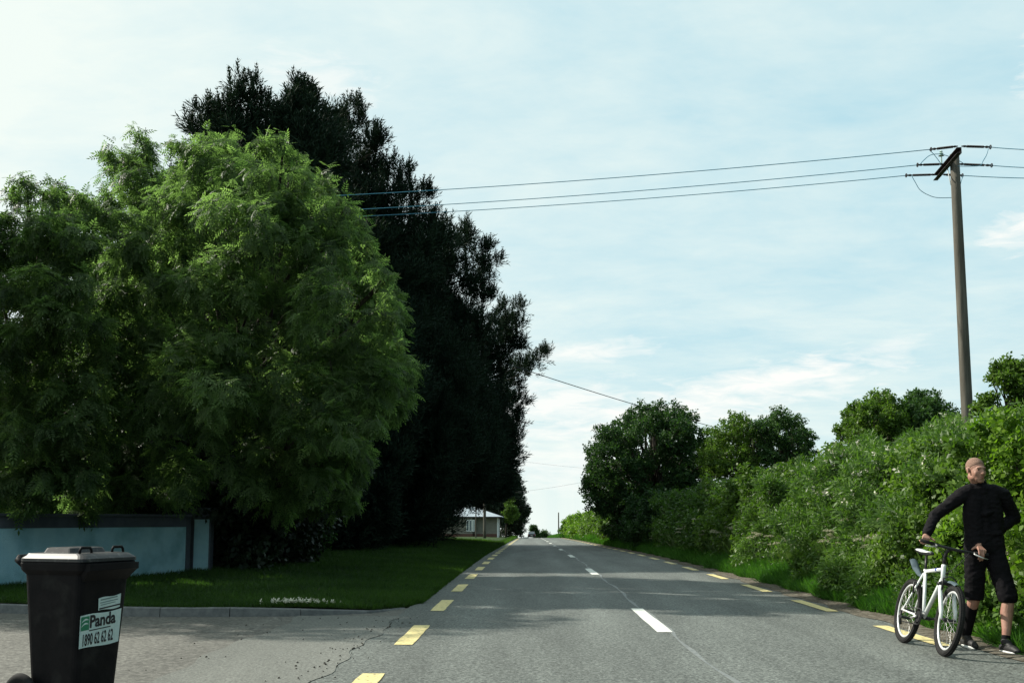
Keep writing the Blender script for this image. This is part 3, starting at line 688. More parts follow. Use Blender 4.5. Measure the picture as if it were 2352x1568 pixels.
# hedge on the right bank: separate shrubs grown together
def hedge_part(y0, y1, mat, total, scale, tmpl, label, top=3.15, xin=0, extra=None, tone=0, n=None, sub=13):
    top -= .55 if y1 < 20 else .45; lob = []; n = n or max(10, int((y1-y0)*4.6))
    for j in range(n):
        yy = y0+(y1-y0)*(j+.5)/n+random.uniform(-.3, .3); g = float(rz(6.6, yy))
        k = j % 4; s = 1+.15*math.sin(yy*1.3)
        if k == 0: q = (5.55+xin, .45, .60)
        elif k == 1: q = (6.25+xin, 1.15, .80)
        elif k == 2: q = (7.1+xin, top-1.2-.3*random.random(), .85)
        else: q = (7.8+xin, top-.95, .70)
        if yy > 60: s *= 1+.22*math.sin(yy*.45)*math.sin(yy*.17); 
        if yy > 110: s *= 1-.35*(yy-110)/40
        lob.append((q[0]+random.uniform(-.2, .25), yy, g+q[1]*s*.95, q[2]*random.uniform(.8, 1.15)))
        if random.random() < .75: lob.append((7.6+random.uniform(-.5, .5)+xin, yy+.2, g+top-.55+random.uniform(-.1, .4), random.uniform(.14, .34)))
        if random.random() < .5: lob.append((random.uniform(5.2, 6.6)+xin, yy+.1, g+random.uniform(.6, 1.9), random.uniform(.16, .34)))
    ym = (y0+y1)/2
    return shrub('hedge_shrub', (7.4+xin, ym, float(rz(7, ym))), lob, mat, total, scale, tmpl, label, 'hedge', 'shrubs grown together into the right hedge', extra=extra, tone=tone, sub=sub, up=.35, inner=.06)
hedge_part(4.5, 8.6, M['hedge'], 12000, .19, TC, 'mid green hedge shrub at the right edge of the photo, right of the man', top=3.0)
hedge_part(8.4, 12.6, M['hedge_lime'], 21000, .18, TC, 'lime green broad-leaved hedge shrub directly behind the man', top=2.95, tone=-.05)
hedge_part(12.2, 15.6, M['hedge'], 22000, .18, TC, 'mid green hedge shrub just left of the man above the saddle', top=2.95)
hedge_part(15.2, 19.2, M['hedge_pale'], 24000, .21, TN, 'hedge shrub with pale silvery leaf undersides and white blossom', top=3.0, extra=(M['petal'], 1600, .11, .3))
hedge_part(18.8, 24.5, M['hedge_blue'], 26000, .21, TN, 'cool green narrow-leaved hedge shrub left of the silvery one', top=3.05)
hedge_part(24, 32, M['hedge'], 25000, .24, TC, 'rounded green hedge shrub below the pair of thin trees', top=2.9, tone=-.1)
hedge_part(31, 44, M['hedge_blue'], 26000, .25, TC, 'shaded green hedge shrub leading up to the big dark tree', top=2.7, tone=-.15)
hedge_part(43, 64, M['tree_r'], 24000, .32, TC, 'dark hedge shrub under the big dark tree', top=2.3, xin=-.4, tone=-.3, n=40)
hedge_part(63, 95, M['hedge'], 20000, .42, TC, 'pale green sunlit hedge shrub beyond the big dark tree', top=2.4, xin=-.35, n=50)
hedge_part(94, 150, M['hedge_lime'], 16000, .45, TC, 'farthest sunlit hedge shrub sloping down to the crest', top=2.9, xin=-.6, n=70)
# rough weeds at the foot of the hedge
for (wx, wy, wm, wt, wl) in ((5.05, 10.9, 'hedge_pale', TC, 'pale dusty weed clump in the verge just left of the bicycle'), (5.2, 12.6, 'hedge_blue', TN, 'dark nettle clump left of the pale dusty weeds'), (5.1, 15.5, 'hedge_pale', TN, 'greyish weed clump below the silvery hedge shrub'),
        (5.25, 18.5, 'hedge_blue', TC, 'low dark weed clump below the narrow-leaved hedge shrub'), (5.2, 24, 'hedge_pale', TN, 'grey-green weed clump beside the lush grass tuft'), (5.1, 8.2, 'hedge', TC, 'green weed clump in the verge right of the man')):
    g = float(rz(wx, wy)); lob = [(wx+random.uniform(-.3, .3), wy+random.uniform(-.8, .8), g+random.uniform(.12, .5), random.uniform(.16, .3)) for _ in range(12)]
    shrub('weed_clump', (wx, wy, g), lob, M[wm], 2200, .16, wt, wl, 'weeds', tone=random.uniform(-.2, .2))
# cow parsley
def parsley_meshes(seed):
    r_ = random.Random(seed); paths = []; heads = []
    H = r_.uniform(.9, 1.25)
    for k in range(r_.randint(3, 5)):
        a = r_.random()*6.28; e = Vector((math.cos(a)*.22*r_.random(), math.sin(a)*.22*r_.random(), H*r_.uniform(.75, 1)))
        paths.append([(0, 0, 0, .006), (e.x*.4, e.y*.4, e.z*.55, .004), (*e, .003)]); heads.append(e)
    P = []
    for e in heads:
        rr = r_.uniform(.06, .11)
        for j in range(16):
            a = j*2.4; q = rr*math.sqrt(j/16); P.append((e.x+q*math.cos(a), e.y+q*math.sin(a), e.z+.01-q*q*3.0))
    st = tube_pts(paths, 4); P = np.array(P)
    lf = np.stack((rng.normal(size=14)*.12, rng.normal(size=14)*.12, rng.uniform(.1, H*.6, 14)), 1)
    return st, P, lf
par_src = []
for sdx in range(4):
    st, P, lf = parsley_meshes(sdx)
    t = empty('cow_parsley', (0, 0, 0))
    link('stems', mesh_np('stems', st[0], st[1], 4), M['stem'], t)
    for q in range(0, len(P), 16):
        scatter('umbel', M['umbel'], P[q:q+16], np.tile((0, 0, 1.), (16, 1))+rng.normal(size=(16, 3))*.5, np.full(16, .042), tmpl_cluster(5, .55, .5, 2, 1.6), rng.random(16), t)
    scatter('leaves', M['hedge_blue'], lf, rdir(len(lf))+np.array((0, 0, .6)), np.full(len(lf), .2), TN, rng.random(len(lf)), t)
    par_src.append(t)
used = [False]*4
for i in range(80):
    Y = 9.8+(46-9.8)*(i/80)**1.15+random.uniform(-.3, .3); k = i % 4
    if 18.5 < Y < 20.5 and i % 2: continue
    o = par_src[k] if not used[k] else copy_tree(par_src[k]); used[k] = True
    X = random.uniform(4.95, 5.4); o.location = (X, Y, float(rz(X, Y))-.02); o.rotation_euler.z = random.random()*6; s = random.uniform(.6, 1.1); o.scale = (s, s, s)
    tag(o, 'cream-flowered cow parsley stem standing in front of the right hedge', 'wild flower', 'cow parsley along the right hedge')

# ------------------------------------------------------------------ wall and gate pillar
M['wallwhite'] = mat_noise('pebbledash pale blue paint', (.42, .70, .79), (.51, .78, .85), 3, .9, .2, bump=.9, bscale=70, c3=(.27, .52, .58), s3=2.2, f3=(.48, .72))
M['wallgrey'] = mat_noise('grey painted render', (.085, .095, .115), (.12, .13, .15), 5, .8, .3, bump=.3, bscale=50)
M['wallstrip'] = mat_noise('stained recess render', (.20, .23, .19), (.28, .30, .25), 4, .9, .2, bump=.5, bscale=60)
A = Vector((-10.6, 13.6)); B = Vector((-7.06, 21.15))
d2 = (B-A).normalized(); ang = math.atan2(d2.y, d2.x); Lw = (B-A).length
wall = empty('low_wall', (B.x, B.y, .0), ang, label='low pale blue rendered wall with dark grey coping and plinth', cat='wall')
def wbox(name, x0, x1, y0, y1, z0, z1, mat, parent, bev=.008):
    bm = bmesh.new(); box(bm, ((x0+x1)/2, (y0+y1)/2, (z0+z1)/2), (x1-x0, y1-y0, z1-z0), bev=bev); return bm_obj(name, bm, mat, parent)
# local x runs along the wall towards the pillar, -y faces the road
wbox('wall_panel', -Lw-5, -.12, -.10, .10, .16, 1.10, M['wallwhite'], wall, 0)
wbox('plinth', -Lw-5, 0, -.118, .118, -.1, .155, M['wallgrey'], wall)
wbox('top_band', -Lw-5, -.12, -.112, .112, 1.10, 1.30, M['wallgrey'], wall)
wbox('coping', -Lw-5, .0, -.15, .15, 1.303, 1.35, M['wallgrey'], wall)
wbox('end_trim', -.117, .0, -.116, .116, .155, 1.30, M['wallgrey'], wall)
pl_ = at(466, 1325, 21.4)
pil = empty('gate_pillar', (-6.84, 21.5, .05), R(8), label='square gate pillar with pale blue panel at the end of the low wall', cat='pillar')
wbox('shaft', -.20, .20, -.2, .2, -.1, 1.22, M['wallgrey'], pil, .01)
wbox('panel', -.135, .165, -.212, -.195, .06, 1.20, M['wallwhite'], pil, 0)
wbox('side_panel', -.212, -.195, -.15, .15, .08, 1.20, M['wallstrip'], pil, 0)
wbox('neck', -.205, .205, -.205, .205, 1.222, 1.37, M['wallgrey'], pil, .01)
wbox('cap', -.25, .25, -.25, .25, 1.372, 1.44, M['wallgrey'], pil, .015)
wbox('recess_panel', -.40, -.205, -.06, .06, -.1, 1.24, M['wallstrip'], pil, 0)
wbox('recess_top', -.42, -.205, -.10, .10, 1.243, 1.36, M['wallgrey'], pil, .005)

# ------------------------------------------------------------------ poles and lines
def pole(name, x, y, z0, z1, r0, r1, label, lean=(0, 0), **k):
    t = empty(name, (x, y, z0), label=label, cat='pole', **k)
    h = z1-z0
    paths = [[(lean[0]*s, lean[1]*s, h*s-.3*(s == 0), r0+(r1-r0)*s) for s in np.linspace(0, 1, 9)]]
    tubes('shaft', paths, M['pole'], t, seg=16)
    return t
pb = at(2221, 965, 26); ptop = at(2192, 355, 26)
big = pole('utility_pole', pb.x+.02, 26, .7, ptop.z, .155, .115, 'tall weathered wooden power pole rising out of the hedge', lean=(ptop.x-pb.x-.02, 0))
def L_(p): return Vector(p)-Vector((pb.x+.02, 26, .7))
c0 = L_(at(2208, 345, 25.0)); c1 = L_(at(2152, 397, 27.1)); c1.z = c0.z
bm = bmesh.new(); dv = (c1-c0); rot = dv.to_track_quat('Y', 'Z').to_matrix()
mid = (c0+c1)/2
box(bm, mid, (.015, dv.length, .15), rot, 0); box(bm, mid+Vector((-.055, 0, .07)), (.11, dv.length, .012), rot, 0); box(bm, mid+Vector((-.055, 0, -.07)), (.11, dv.length, .012), rot, 0)
bm_obj('crossarm', bm, M['steel_dk'], big)
tubes('arm_brace', [[(*(mid+Vector((0, .1, -.05))), .012), (*L_(at(2184, 425, 25.85)), .012)]], mat_noise('galvanised strap', (.4, .42, .4), (.6, .62, .6), 8), big, seg=6)
def insulator(p0, p1, name='insulator_string'):
    """thin rod with small sheds and an end ring, from crossarm p0 to wire end p1"""
    a, b = L_(p0), L_(p1); d = b-a; path = []
    n = 22
    t = tubes(name, [[(*a, .012), (*a.lerp(b, .12), .03), (*a.lerp(b, .2), .018), (*a.lerp(b, .85), .018), (*a.lerp(b, .9), .035), (*b, .02)]], M['steel_dk'], big, seg=8)
    paths = []
    for i in range(n):
        s = .2+.62*i/n; p = a.lerp(b, s); q = a.lerp(b, s+.008); paths.append([(*p, .034), (*q, .034)])
    tubes('shed', paths, M['steel_dk'], t, seg=8)
    bm = bmesh.new(); torus(bm, b+d.normalized()*.03, .045, .014, 'X', 14, 6); o = bm_obj('end_ring', bm, M['steel_dk'], t)
# attachment points: near, middle (pole) and far end of the crossarm; wires run left-right
NR, MD, FR = 25.1, 26.0, 27.0
ends = {}
for key, Y, la, lb, ra, rb in (('near', NR, (2200, 336), (2141, 343), (2208, 336), (2272, 338)), ('middle', MD, (2168, 377), (2110, 379), (2200, 377), (2275, 380)), ('far', FR, (2150, 401), (2084, 403), (2165, 401), (2208, 403))):
    insulator(at(*la, Y), at(*lb, Y)); insulator(at(*ra, Y), at(*rb, Y))
    ends[key] = (at(*lb, Y), at(*rb, Y))
# jumper loops and pin insulator
def loop(pts, Y, name='jumper_loop'):
    P = [L_(at(x, y, yy if isinstance(Y, tuple) else Y)) for (x, y), yy in zip(pts, Y if isinstance(Y, tuple) else [Y]*len(pts))]
    q = []
    for i in range(len(P)-1):
        p0 = P[max(i-1, 0)]; p1 = P[i]; p2 = P[i+1]; p3 = P[min(i+2, len(P)-1)]
        for s in np.linspace(0, 1, 6, endpoint=False):
            q.append(.5*((2*p1)+(p2-p0)*s+(2*p0-5*p1+4*p2-p3)*s*s+(3*p1-p0-3*p2+p3)*s**3))
    q.append(P[-1]); tubes(name, [[(*p, .009) for p in q]], M['wire'], big, seg=6)
loop([(2094, 404), (2103, 420), (2113, 436), (2130, 447), (2152, 454), (2188, 454)], 26.8)
loop([(2112, 379), (2122, 368), (2136, 357), (2152, 354), (2168, 356), (2186, 362), (2204, 370), (2216, 378)], 26.0)
loop([(2134, 344), (2146, 356), (2158, 372), (2162, 378)], 25.4)
loop([(2270, 342), (2266, 356), (2258, 370), (2252, 380), (2230, 382), (2200, 382)], 25.6)
loop([(2212, 405), (2208, 415), (2206, 425)], 26.8)
t = L_(at(2162, 358, 26.2)); bm = bmesh.new(); 
for dz, rr in ((0, .075), (.055, .06), (.11, .045)): cyl(bm, t+Vector((0, 0, dz)), t+Vector((0, 0, dz+.03)), rr, rr*.45)
cyl(bm, t+Vector((0, 0, -.2)), t+Vector((0, 0, .12)), .018)
bm_obj('pin_insulator', bm, M['glass_ins'], big, smooth=False)
# span wires
def wire(name, a, b, sag, r_, label, cat, group=None, n=40, mat=None, r2=None):
    a, b = Vector(a), Vector(b); o = empty  # single mesh thing
    pts = []
    for s in np.linspace(0, 1, n):
        p = a.lerp(b, s); pts.append((p.x-a.x, p.y-a.y, p.z-a.z-sag*4*s*(1-s), r_+((r2 or r_)-r_)*s))
    t = tubes(name, [pts], mat or M['wire'], None, seg=6, label=label, cat=cat, group=group); t.location = a
    return t
SL = {'near': ((785, 441), (2352, 343)), 'middle': ((830, 473), (2352, 384)), 'far': ((840, 489), (2352, 408))}
nm = {'near': 'uppermost', 'middle': 'middle', 'far': 'lowest'}
for key in ('near', 'middle', 'far'):
    l_, r_ = ends[key]; Yl = 29.5+{'near': -1.0, 'middle': 0, 'far': 1.0}[key]
    far = at(*SL[key][0], Yl); far = l_+(far-l_)*1.25
    o = wire('power_line', far, l_, .16, .010, nm[key]+' of the three blue power lines crossing the sky to the pines', 'power line', 'power lines left of the big pole')
    e = at(*SL[key][1], Yl-3.9+.0); e = r_+(Vector((14.2+.5, r_.y-1.4, r_.z-.1))-r_)*1.0
    e = at(SL[key][1][0]+60, SL[key][1][1]+2, r_.y-.6)
    wire('power_line', r_, e, .02, .010, nm[key]+' of the three short power lines leaving the photo right of the pole', 'power line', 'power lines right of the big pole')
M['cable'] = mat_noise('black cable', (.012, .016, .022), (.02, .028, .035), 30)
ca = at(1160, 834, 44); cb = at(1905, 1040, 76)
wire('telephone_cable', ca, cb, .35, .018, 'thick twisted black cable sloping down from the pines to the right trees', 'cable', mat=M['cable'])
for (p, q, Yp, Yq, lab) in (((1150, 1052), (1400, 1078), 100, 130, 'faint thin wire across the pale sky above the road, upper one'), ((1160, 1132), (1400, 1094), 98, 80, 'faint thin wire across the pale sky above the road, lower one')):
    wire('overhead_wire', at(*p, Yp), at(*q, Yq), .15, .008, lab, 'wire', mat=M['cable'])
p = at(1113, 1229, 98); pole('telegraph_pole', p.x, 98, float(lz(p.x, 98)), at(1113, 1102, 98).z+1.2, .145, .115, 'thick dark telegraph pole in front of the bungalow')
p = at(1093, 1227, 96); pole('post', p.x, 96, float(lz(p.x, 96)), at(1093, 1163, 96).z, .06, .05, 'thin dark post in front of the bungalow, left of the thick pole')
p = at(1283, 1200, 230); pole('telegraph_pole', p.x, 230, float(prof(230)), at(1283, 1176, 230).z, .16, .12, 'distant thin telegraph pole against the sky at the crest')
p = at(1398, 1160, 66); pole('telegraph_pole', p.x, 66, .2, at(1398, 1090, 66).z, .13, .11, 'grey telegraph pole half hidden in the big dark tree')

# ------------------------------------------------------------------ bungalow
M['roof'] = mat_noise('pale slate roof', (.26, .31, .35), (.36, .41, .45), 4, .45, .5)
M['hwall'] = mat_noise('beige house render', (.19, .18, .15), (.24, .23, .19), 3, .9, .2)
M['hwhite'] = mat_noise('white trim', (.68, .70, .68), (.78, .80, .78), 3, .6, .3)
M['brick'] = mat_noise('dark brick', (.10, .055, .045), (.17, .09, .07), 12, .9, .2)
M['pane'] = material('window glass', .08, .8)[0]; M['pane'].node_tree.nodes['Principled BSDF'].inputs['Base Color'].default_value = (.09, .12, .14, 1)
HX1 = at(1144, 1226, 120).x; HX0 = -10.5; hz0 = float(prof(120))-.02; ez = at(1100, 1188, 120).z
ho = empty('bungalow', ((HX0+HX1)/2, 124, hz0), label='low beige bungalow with pale hipped roof and brick base, behind poles', cat='house')
hw = (HX1-HX0)/2; he = ez-hz0
wbox('wall', -hw, hw, -4, 4, .58, he, M['hwall'], ho, 0)
wbox('brick_base', -hw-.03, hw+.03, -4.03, 4.03, -.3, .58, M['brick'], ho, 0)
wbox('corner_trim', hw-.12, hw+.05, -4.08, -3.9, -.2, he, M['hwhite'], ho, 0)
wbox('side_door', hw+.02, hw+.08, -3.6, -1.2, -.2, he-.15, M['hwhite'], ho, 0)
bay = wbox('bay', -hw+2.0, hw-2.95, -4.7, -4.05, .58, he-.02, M['hwall'], ho, 0); wbox('bay_base', -hw+1.98, hw-2.93, -4.72, -4.05, -.2, .578, M['brick'], bay, 0)
wx0 = at(1068, 1200, 119).x-(HX0+HX1)/2; wx1 = at(1092, 1200, 119).x-(HX0+HX1)/2
for i in range(3):
    a_ = wx0+.15+(wx1-wx0-.2)*i/3; b_ = a_+(wx1-wx0-.2)/3-.06
    fr = wbox('window', a_, b_, -4.78, -4.70, .85, he-.25, M['hwhite'], ho, 0)
    wbox('pane', a_+.07+.08*(i == 2), b_-.07, -4.80, -4.782, .95, he-.35, M['pane'], fr, 0)
bm = bmesh.new(); ov = .45; ph = at(1102, 1166, 124).z-hz0
ev = [bm.verts.new(p) for p in ((-hw-ov, -4-ov-.35, he), (hw+ov, -4-ov-.35, he), (hw+ov, 4+ov, he), (-hw-ov, 4+ov, he))]
ed = [bm.verts.new((x.co.x, x.co.y, he+.12)) for x in ev]
r1 = bm.verts.new((-hw+2.6, 0, ph+.1)); r2 = bm.verts.new((hw-2.9, 0, ph+.1))
bm.faces.new(ev[::-1])
for i in range(4): bm.faces.new((ev[i], ev[(i+1) % 4], ed[(i+1) % 4], ed[i]))
bm.faces.new((ed[0], ed[1], r2, r1)); bm.faces.new((ed[1], ed[2], r2)); bm.faces.new((ed[2], ed[3], r1, r2)); bm.faces.new((ed[3], ed[0], r1))
rf = bm_obj('roof', bm, M['roof'], ho)
wbox('gutter', -hw-ov-.04, hw+ov+.04, -4-ov-.43, -4-ov-.355, he-.02, he+.10, M['steel_dk'], ho, 0)
cx_ = at(1079, 1160, 123).x-(HX0+HX1)/2; cz = at(1079, 1156, 123).z-hz0
ch = wbox('chimney', cx_-.35, cx_+.25, -.9, -.3, ph-.8, cz, M['hwhite'], rf, 0)

# ------------------------------------------------------------------ cars far down the road
M['carpaint'] = mat_noise('dark car paint', (.012, .012, .016), (.018, .018, .024), 3, .25, .6)
M['rubber'] = mat_noise('rubber', (.012, .012, .012), (.022, .022, .022), 20, .85, .2)
M['redlamp'] = material('red lamp glass', .2, .6)[0]; M['redlamp'].node_tree.nodes['Principled BSDF'].inputs['Base Color'].default_value = (.25, .01, .01, 1)
M['plate'] = mat_noise('number plate', (.6, .6, .55), (.7, .7, .65), 5)
def car(x, y, rz_, label):
    t = empty('car', (x, y, float(prof(y))+.01), rz_, label=label, cat='car')
    bm = bmesh.new(); secs = []
    for (yy, zt, zb, hwd, wt) in ((-2.1, .85, .35, .76, .70), (-2.05, .98, .28, .84, .76), (-1.6, 1.0, .22, .88, .80), (.6, .98, .2, .88, .80), (1.6, .85, .22, .86, .76), (2.1, .65, .3, .78, .7)):
        secs.append([(-hwd, yy, zb), (-hwd*1.0, yy, (zb+zt)/2), (-wt, yy, zt), (wt, yy, zt), (hwd, yy, (zb+zt)/2), (hwd, yy, zb)])
    loft(bm, secs); bmesh.ops.bevel(bm, geom=bm.edges[:], offset=.04, segments=2, affect='EDGES')
    loft(bm, [[(-wt, yy, z0), (wt, yy, z0), (wt*.82, yy+dy, z1), (-wt*.82, yy+dy, z1)] for (wt, yy, z0, dy, z1) in ((.76, -1.9, .95, .35, 1.42), (.78, -1.3, .97, .1, 1.47), (.78, 0, .97, 0, 1.47), (.76, 1.2, .93, -.55, 1.40))])
    bm_obj('body', bm, M['carpaint'], t, smooth=False)
    bm = bmesh.new(); loft(bm, [[(-.66, -1.93, 1.0), (.66, -1.93, 1.0), (.58, -1.62, 1.36), (-.58, -1.62, 1.36)], [(-.66, -1.90, 1.0), (.66, -1.90, 1.0), (.58, -1.59, 1.36), (-.58, -1.59, 1.36)]]); bm_obj('rear_window', bm, M['pane'], t)
    for sx in (-1, 1):
        bm = bmesh.new(); box(bm, (sx*.68, -2.12, .78), (.2, .05, .16), bev=.01); bm_obj('tail_light', bm, M['redlamp'], t)
        for yy in (-1.3, 1.35):
            bm = bmesh.new(); cyl(bm, (sx*.70, yy, .31), (sx*.90, yy, .31), .31, seg=20); wq = bm_obj('wheel', bm, M['rubber'], t)
            bm = bmesh.new(); cyl(bm, (sx*.905, yy, .31), (sx*.91, yy, .31), .19, seg=16); bm_obj('rim', bm, M['plate'], wq)
    bm = bmesh.new(); box(bm, (0, -2.13, .62), (.5, .02, .12)); bm_obj('number_plate', bm, M['plate'], t)
    return t
p = at(1221, 1225, 234); car(p.x, 234, 0, 'dark car driving away over the crest of the road')
p = at(1208, 1225, 300); car(p.x-.2, 308, R(2), 'roof of a second dark car, mostly hidden beyond the crest')

# ------------------------------------------------------------------ wheelie bin
M['binplastic'] = mat_noise('black bin plastic', (.005, .005, .006), (.010, .009, .010), 9, .62, .10, bump=.08, bscale=120, c3=(.03, .03, .028), s3=5, f3=(.55, .8))
M['lidplastic'] = mat_noise('scuffed bin lid plastic', (.010, .010, .011), (.026, .026, .027), 14, .45, .4, c3=(.08, .08, .075), s3=26, f3=(.56, .72))
M['stick'] = mat_noise('pale sticker paper', (.44, .58, .57), (.56, .68, .66), 12, .5, .4)
M['ink'] = material('black ink', .5, .3)[0]; M['ink'].node_tree.nodes['Principled BSDF'].inputs['Base Color'].default_value = (.015, .015, .02, 1)
M['green'] = material('green ink', .5, .3)[0]; M['green'].node_tree.nodes['Principled BSDF'].inputs['Base Color'].default_value = (.02, .19, .10, 1)
bc = at(165, 1294, 6.5)
binr = empty('wheelie_bin', (bc.x-.01, 6.62, .0), R(70), label='black wheelie bin with a torn white sticker, at the left roadside', cat='bin')
binr.scale = (.92, .90, 1)
HB = .985
def bsec(z, t): # t 0 bottom .. 1 top
    hx = .185+.05*t; hy0 = -.20-.055*t; hy1 = .19+.07*t
    return rrect(0, (hy0+hy1)/2, z, hx, (hy1-hy0)/2, .045, 4)
bm = bmesh.new(); secs = [bsec(.04+(HB-.12)*t, t) for t in np.linspace(0, 1, 9)]
secs += [rrect(0, .0, HB-.075, .240, .262, .045, 4), rrect(0, -.005, HB-.05, .262, .285, .045, 4), rrect(0, -.005, HB-.012, .266, .290, .045, 4), rrect(0, -.005, HB, .262, .286, .045, 4)]
loft(bm, secs)
bm_obj('body', bm, M['binplastic'], binr, smooth=False)
# flared comb lip at the front under the rim
bm = bmesh.new(); loft(bm, [[(-.21, -.25, HB-.12), (.21, -.25, HB-.12), (.21, -.24, HB-.12), (-.21, -.24, HB-.12)], [(-.235, -.315, HB-.055), (.235, -.315, HB-.055), (.235, -.25, HB-.055), (-.235, -.25, HB-.055)], [(-.235, -.33, HB-.05), (.235, -.33, HB-.05), (.235, -.25, HB-.05), (-.235, -.25, HB-.05)], [(-.235, -.33, HB-.01), (.235, -.33, HB-.01), (.235, -.25, HB-.01), (-.235, -.25, HB-.01)]])
bm_obj('comb_lip', bm, M['binplastic'], binr)
bm = bmesh.new()
loft(bm, [rrect(0, -.01, HB+.003, .270, .292, .05, 4), rrect(0, -.01, HB+.022, .268, .290, .05, 4), rrect(0, -.01, HB+.040, .245, .268, .05, 4), rrect(0, 0, HB+.052, .235, .255, .05, 4), rrect(0, .0, HB+.055, .20, .22, .05, 4)])
loft(bm, [rrect(0, .035, HB+.054, .17, .135, .03, 4), rrect(0, .035, HB+.084, .155, .12, .03, 4), rrect(0, .035, HB+.088, .14, .105, .03, 4)])
lid = bm_obj('lid', bm, M['lidplastic'], binr)
# loop handles moulded on the lid
for (cx, cy, ax) in ((-.15, -.205, 0), (.17, -.19, 0)):
    h = []
    for s in np.linspace(0, 1, 9):
        a = math.pi*s; h.append((cx-.055*math.cos(a)*1.0, cy, HB+.052+.036*min(1, math.sin(a)*1.6), .009))
    tubes('lid_handle', [h], M['binplastic'], lid, seg=8)
# hinge bar and grab handle at the back
hb = tubes('handle', [[(-.23, .255, HB-.03, .02), (-.235, .32, HB+.010, .02), (-.20, .345, HB+.025, .018), (.20, .345, HB+.025, .018), (.235, .32, HB+.010, .02), (.23, .255, HB-.03, .02)]], M['binplastic'], binr, seg=10)
bm = bmesh.new()
for cx in (-.12, .12): box(bm, (cx, .30, HB+.02), (.07, .10, .035), bev=.01)
bm_obj('hinge', bm, M['binplastic'], binr)
for sx in (-1, 1):
    bm = bmesh.new(); torus(bm, (sx*.255, .215, .15), .115, .035, 'X', 32, 10, .8); wq = bm_obj('wheel', bm, M['rubber'], binr, smooth=True)
    bm = bmesh.new(); cyl(bm, (sx*.235, .215, .15), (sx*.272, .215, .15), .095, .085, 24); bm_obj('hub', bm, M['binplastic'], wq)
bm = bmesh.new(); cyl(bm, (-.26, .215, .15), (.26, .215, .15), .012, seg=10); bm_obj('axle', bm, M['steel_dk'], binr)
def text_mesh(name, s, size, mat, parent, loc, sx=1, bold=.0, rot=(math.pi/2, 0, 0), shear=0):
    cu = bpy.data.curves.new(name, 'FONT'); cu.body = s; cu.size = size; cu.offset = bold; cu.extrude = .0004; cu.shear = shear
    cu.resolution_u = 3; cu.align_x = 'LEFT'
    o = bpy.data.objects.new(name, cu); col().link(o); bpy.context.view_layer.update()
    me = bpy.data.meshes.new_from_object(o.evaluated_get(bpy.context.evaluated_depsgraph_get())); bpy.data.objects.remove(o)
    q = link(name, me, mat, parent); q.location = loc; q.rotation_euler = rot; q.scale = (sx, 1, 1)
    return q
# sticker frame on the front face (leans with the taper)
def face_y(z): t = (z-.04)/(HB-.12); return -.20-.055*t
stk = empty('dummy', (0, 0, 0)); bpy.data.objects.remove(stk)
tl = math.atan(.055/(HB-.12))
def sticker(name, x0, z0, wd, ht, rot, corners=None):
    bm = bmesh.new(); n = 10; top = []; bot = []
    for i in range(n+1):
        s = i/n; wob = .004*math.sin(s*7)
        top.append((wd*s*1.0, ht+wob)); bot.append((wd*(s*.96)-.0, .0+.006*math.sin(s*5+1)))
    vs = [[bm.verts.new((x, -e, z)) for (x, z) in row] for e in (.0, .0012) for row in (bot, top)]
    for i in range(n):
        bm.faces.new((vs[0][i], vs[0][i+1], vs[1][i+1], vs[1][i])); bm.faces.new((vs[2][i], vs[2][i+1], vs[3][i+1], vs[3][i]))
        bm.faces.new((vs[1][i], vs[1][i+1], vs[3][i+1], vs[3][i])); bm.faces.new((vs[0][i], vs[0][i+1], vs[2][i+1], vs[2][i]))
    o = bm_obj(name, bm, M['stick'], binr); o.location = (x0, face_y(z0)-.003, z0); o.rotation_euler = (-0.0+tl, rot, 0)
    return o
s1 = sticker('sticker', -.200, .452, .385, .205, R(-3)); s1['label'] = 'large torn sticker with a green emblem, lettering and phone number'
text_mesh('lettering', 'Panda', .105, M['ink'], s1, (.085, -.0025, .125), .98, .0035)
text_mesh('lettering', '1890 62 62 62', .100, M['ink'], s1, (.022, -.0025, .018), .50, .002)
bm = bmesh.new(); box(bm, (.185, -.002, .106), (.20, .001, .006)); bm_obj('rule_line', bm, M['ink'], s1)
bm = bmesh.new(); box(bm, (.045, -.002, .155), (.075, .001, .085)); em = bm_obj('emblem', bm, M['green'], s1)
bm = bmesh.new()
for zc_, b_ in ((.172, .012), (.147, .012)):
    pr = None
    for i in range(9):
        s = i/8; x = .012+.064*s; z = zc_-.010+b_*math.sin(math.pi*s)*.9+.012*s
        a = bm.verts.new((x, -.0032, z-.004*math.sin(math.pi*s)-.001)); b = bm.verts.new((x, -.0032, z+.005*math.sin(math.pi*s)+.001))
        if pr: bm.faces.new((pr[0], a, b, pr[1]))
        pr = (a, b)
bm_obj('emblem_stripes', bm, M['stick'], em)
s2 = sticker('sticker', -.05, .675, .215, .080, R(-5)); s2['label'] = 'small address label with faint print'
bm = bmesh.new()
M['faint'] = material('faint print', .5, .3)[0]; M['faint'].node_tree.nodes['Principled BSDF'].inputs['Base Color'].default_value = (.17, .25, .25, 1)
box(bm, (.10, -.002, .068), (.16, .001, .008)); box(bm, (.10, -.002, .050), (.17, .001, .006)); box(bm, (.09, -.002, .036), (.14, .001, .005)); bm_obj('faint_print', bm, M['faint'], s2)
bm = bmesh.new(); box(bm, (.108, -.002, .014), (.20, .001, .009)); bm_obj('rule_line', bm, M['ink'], s2)

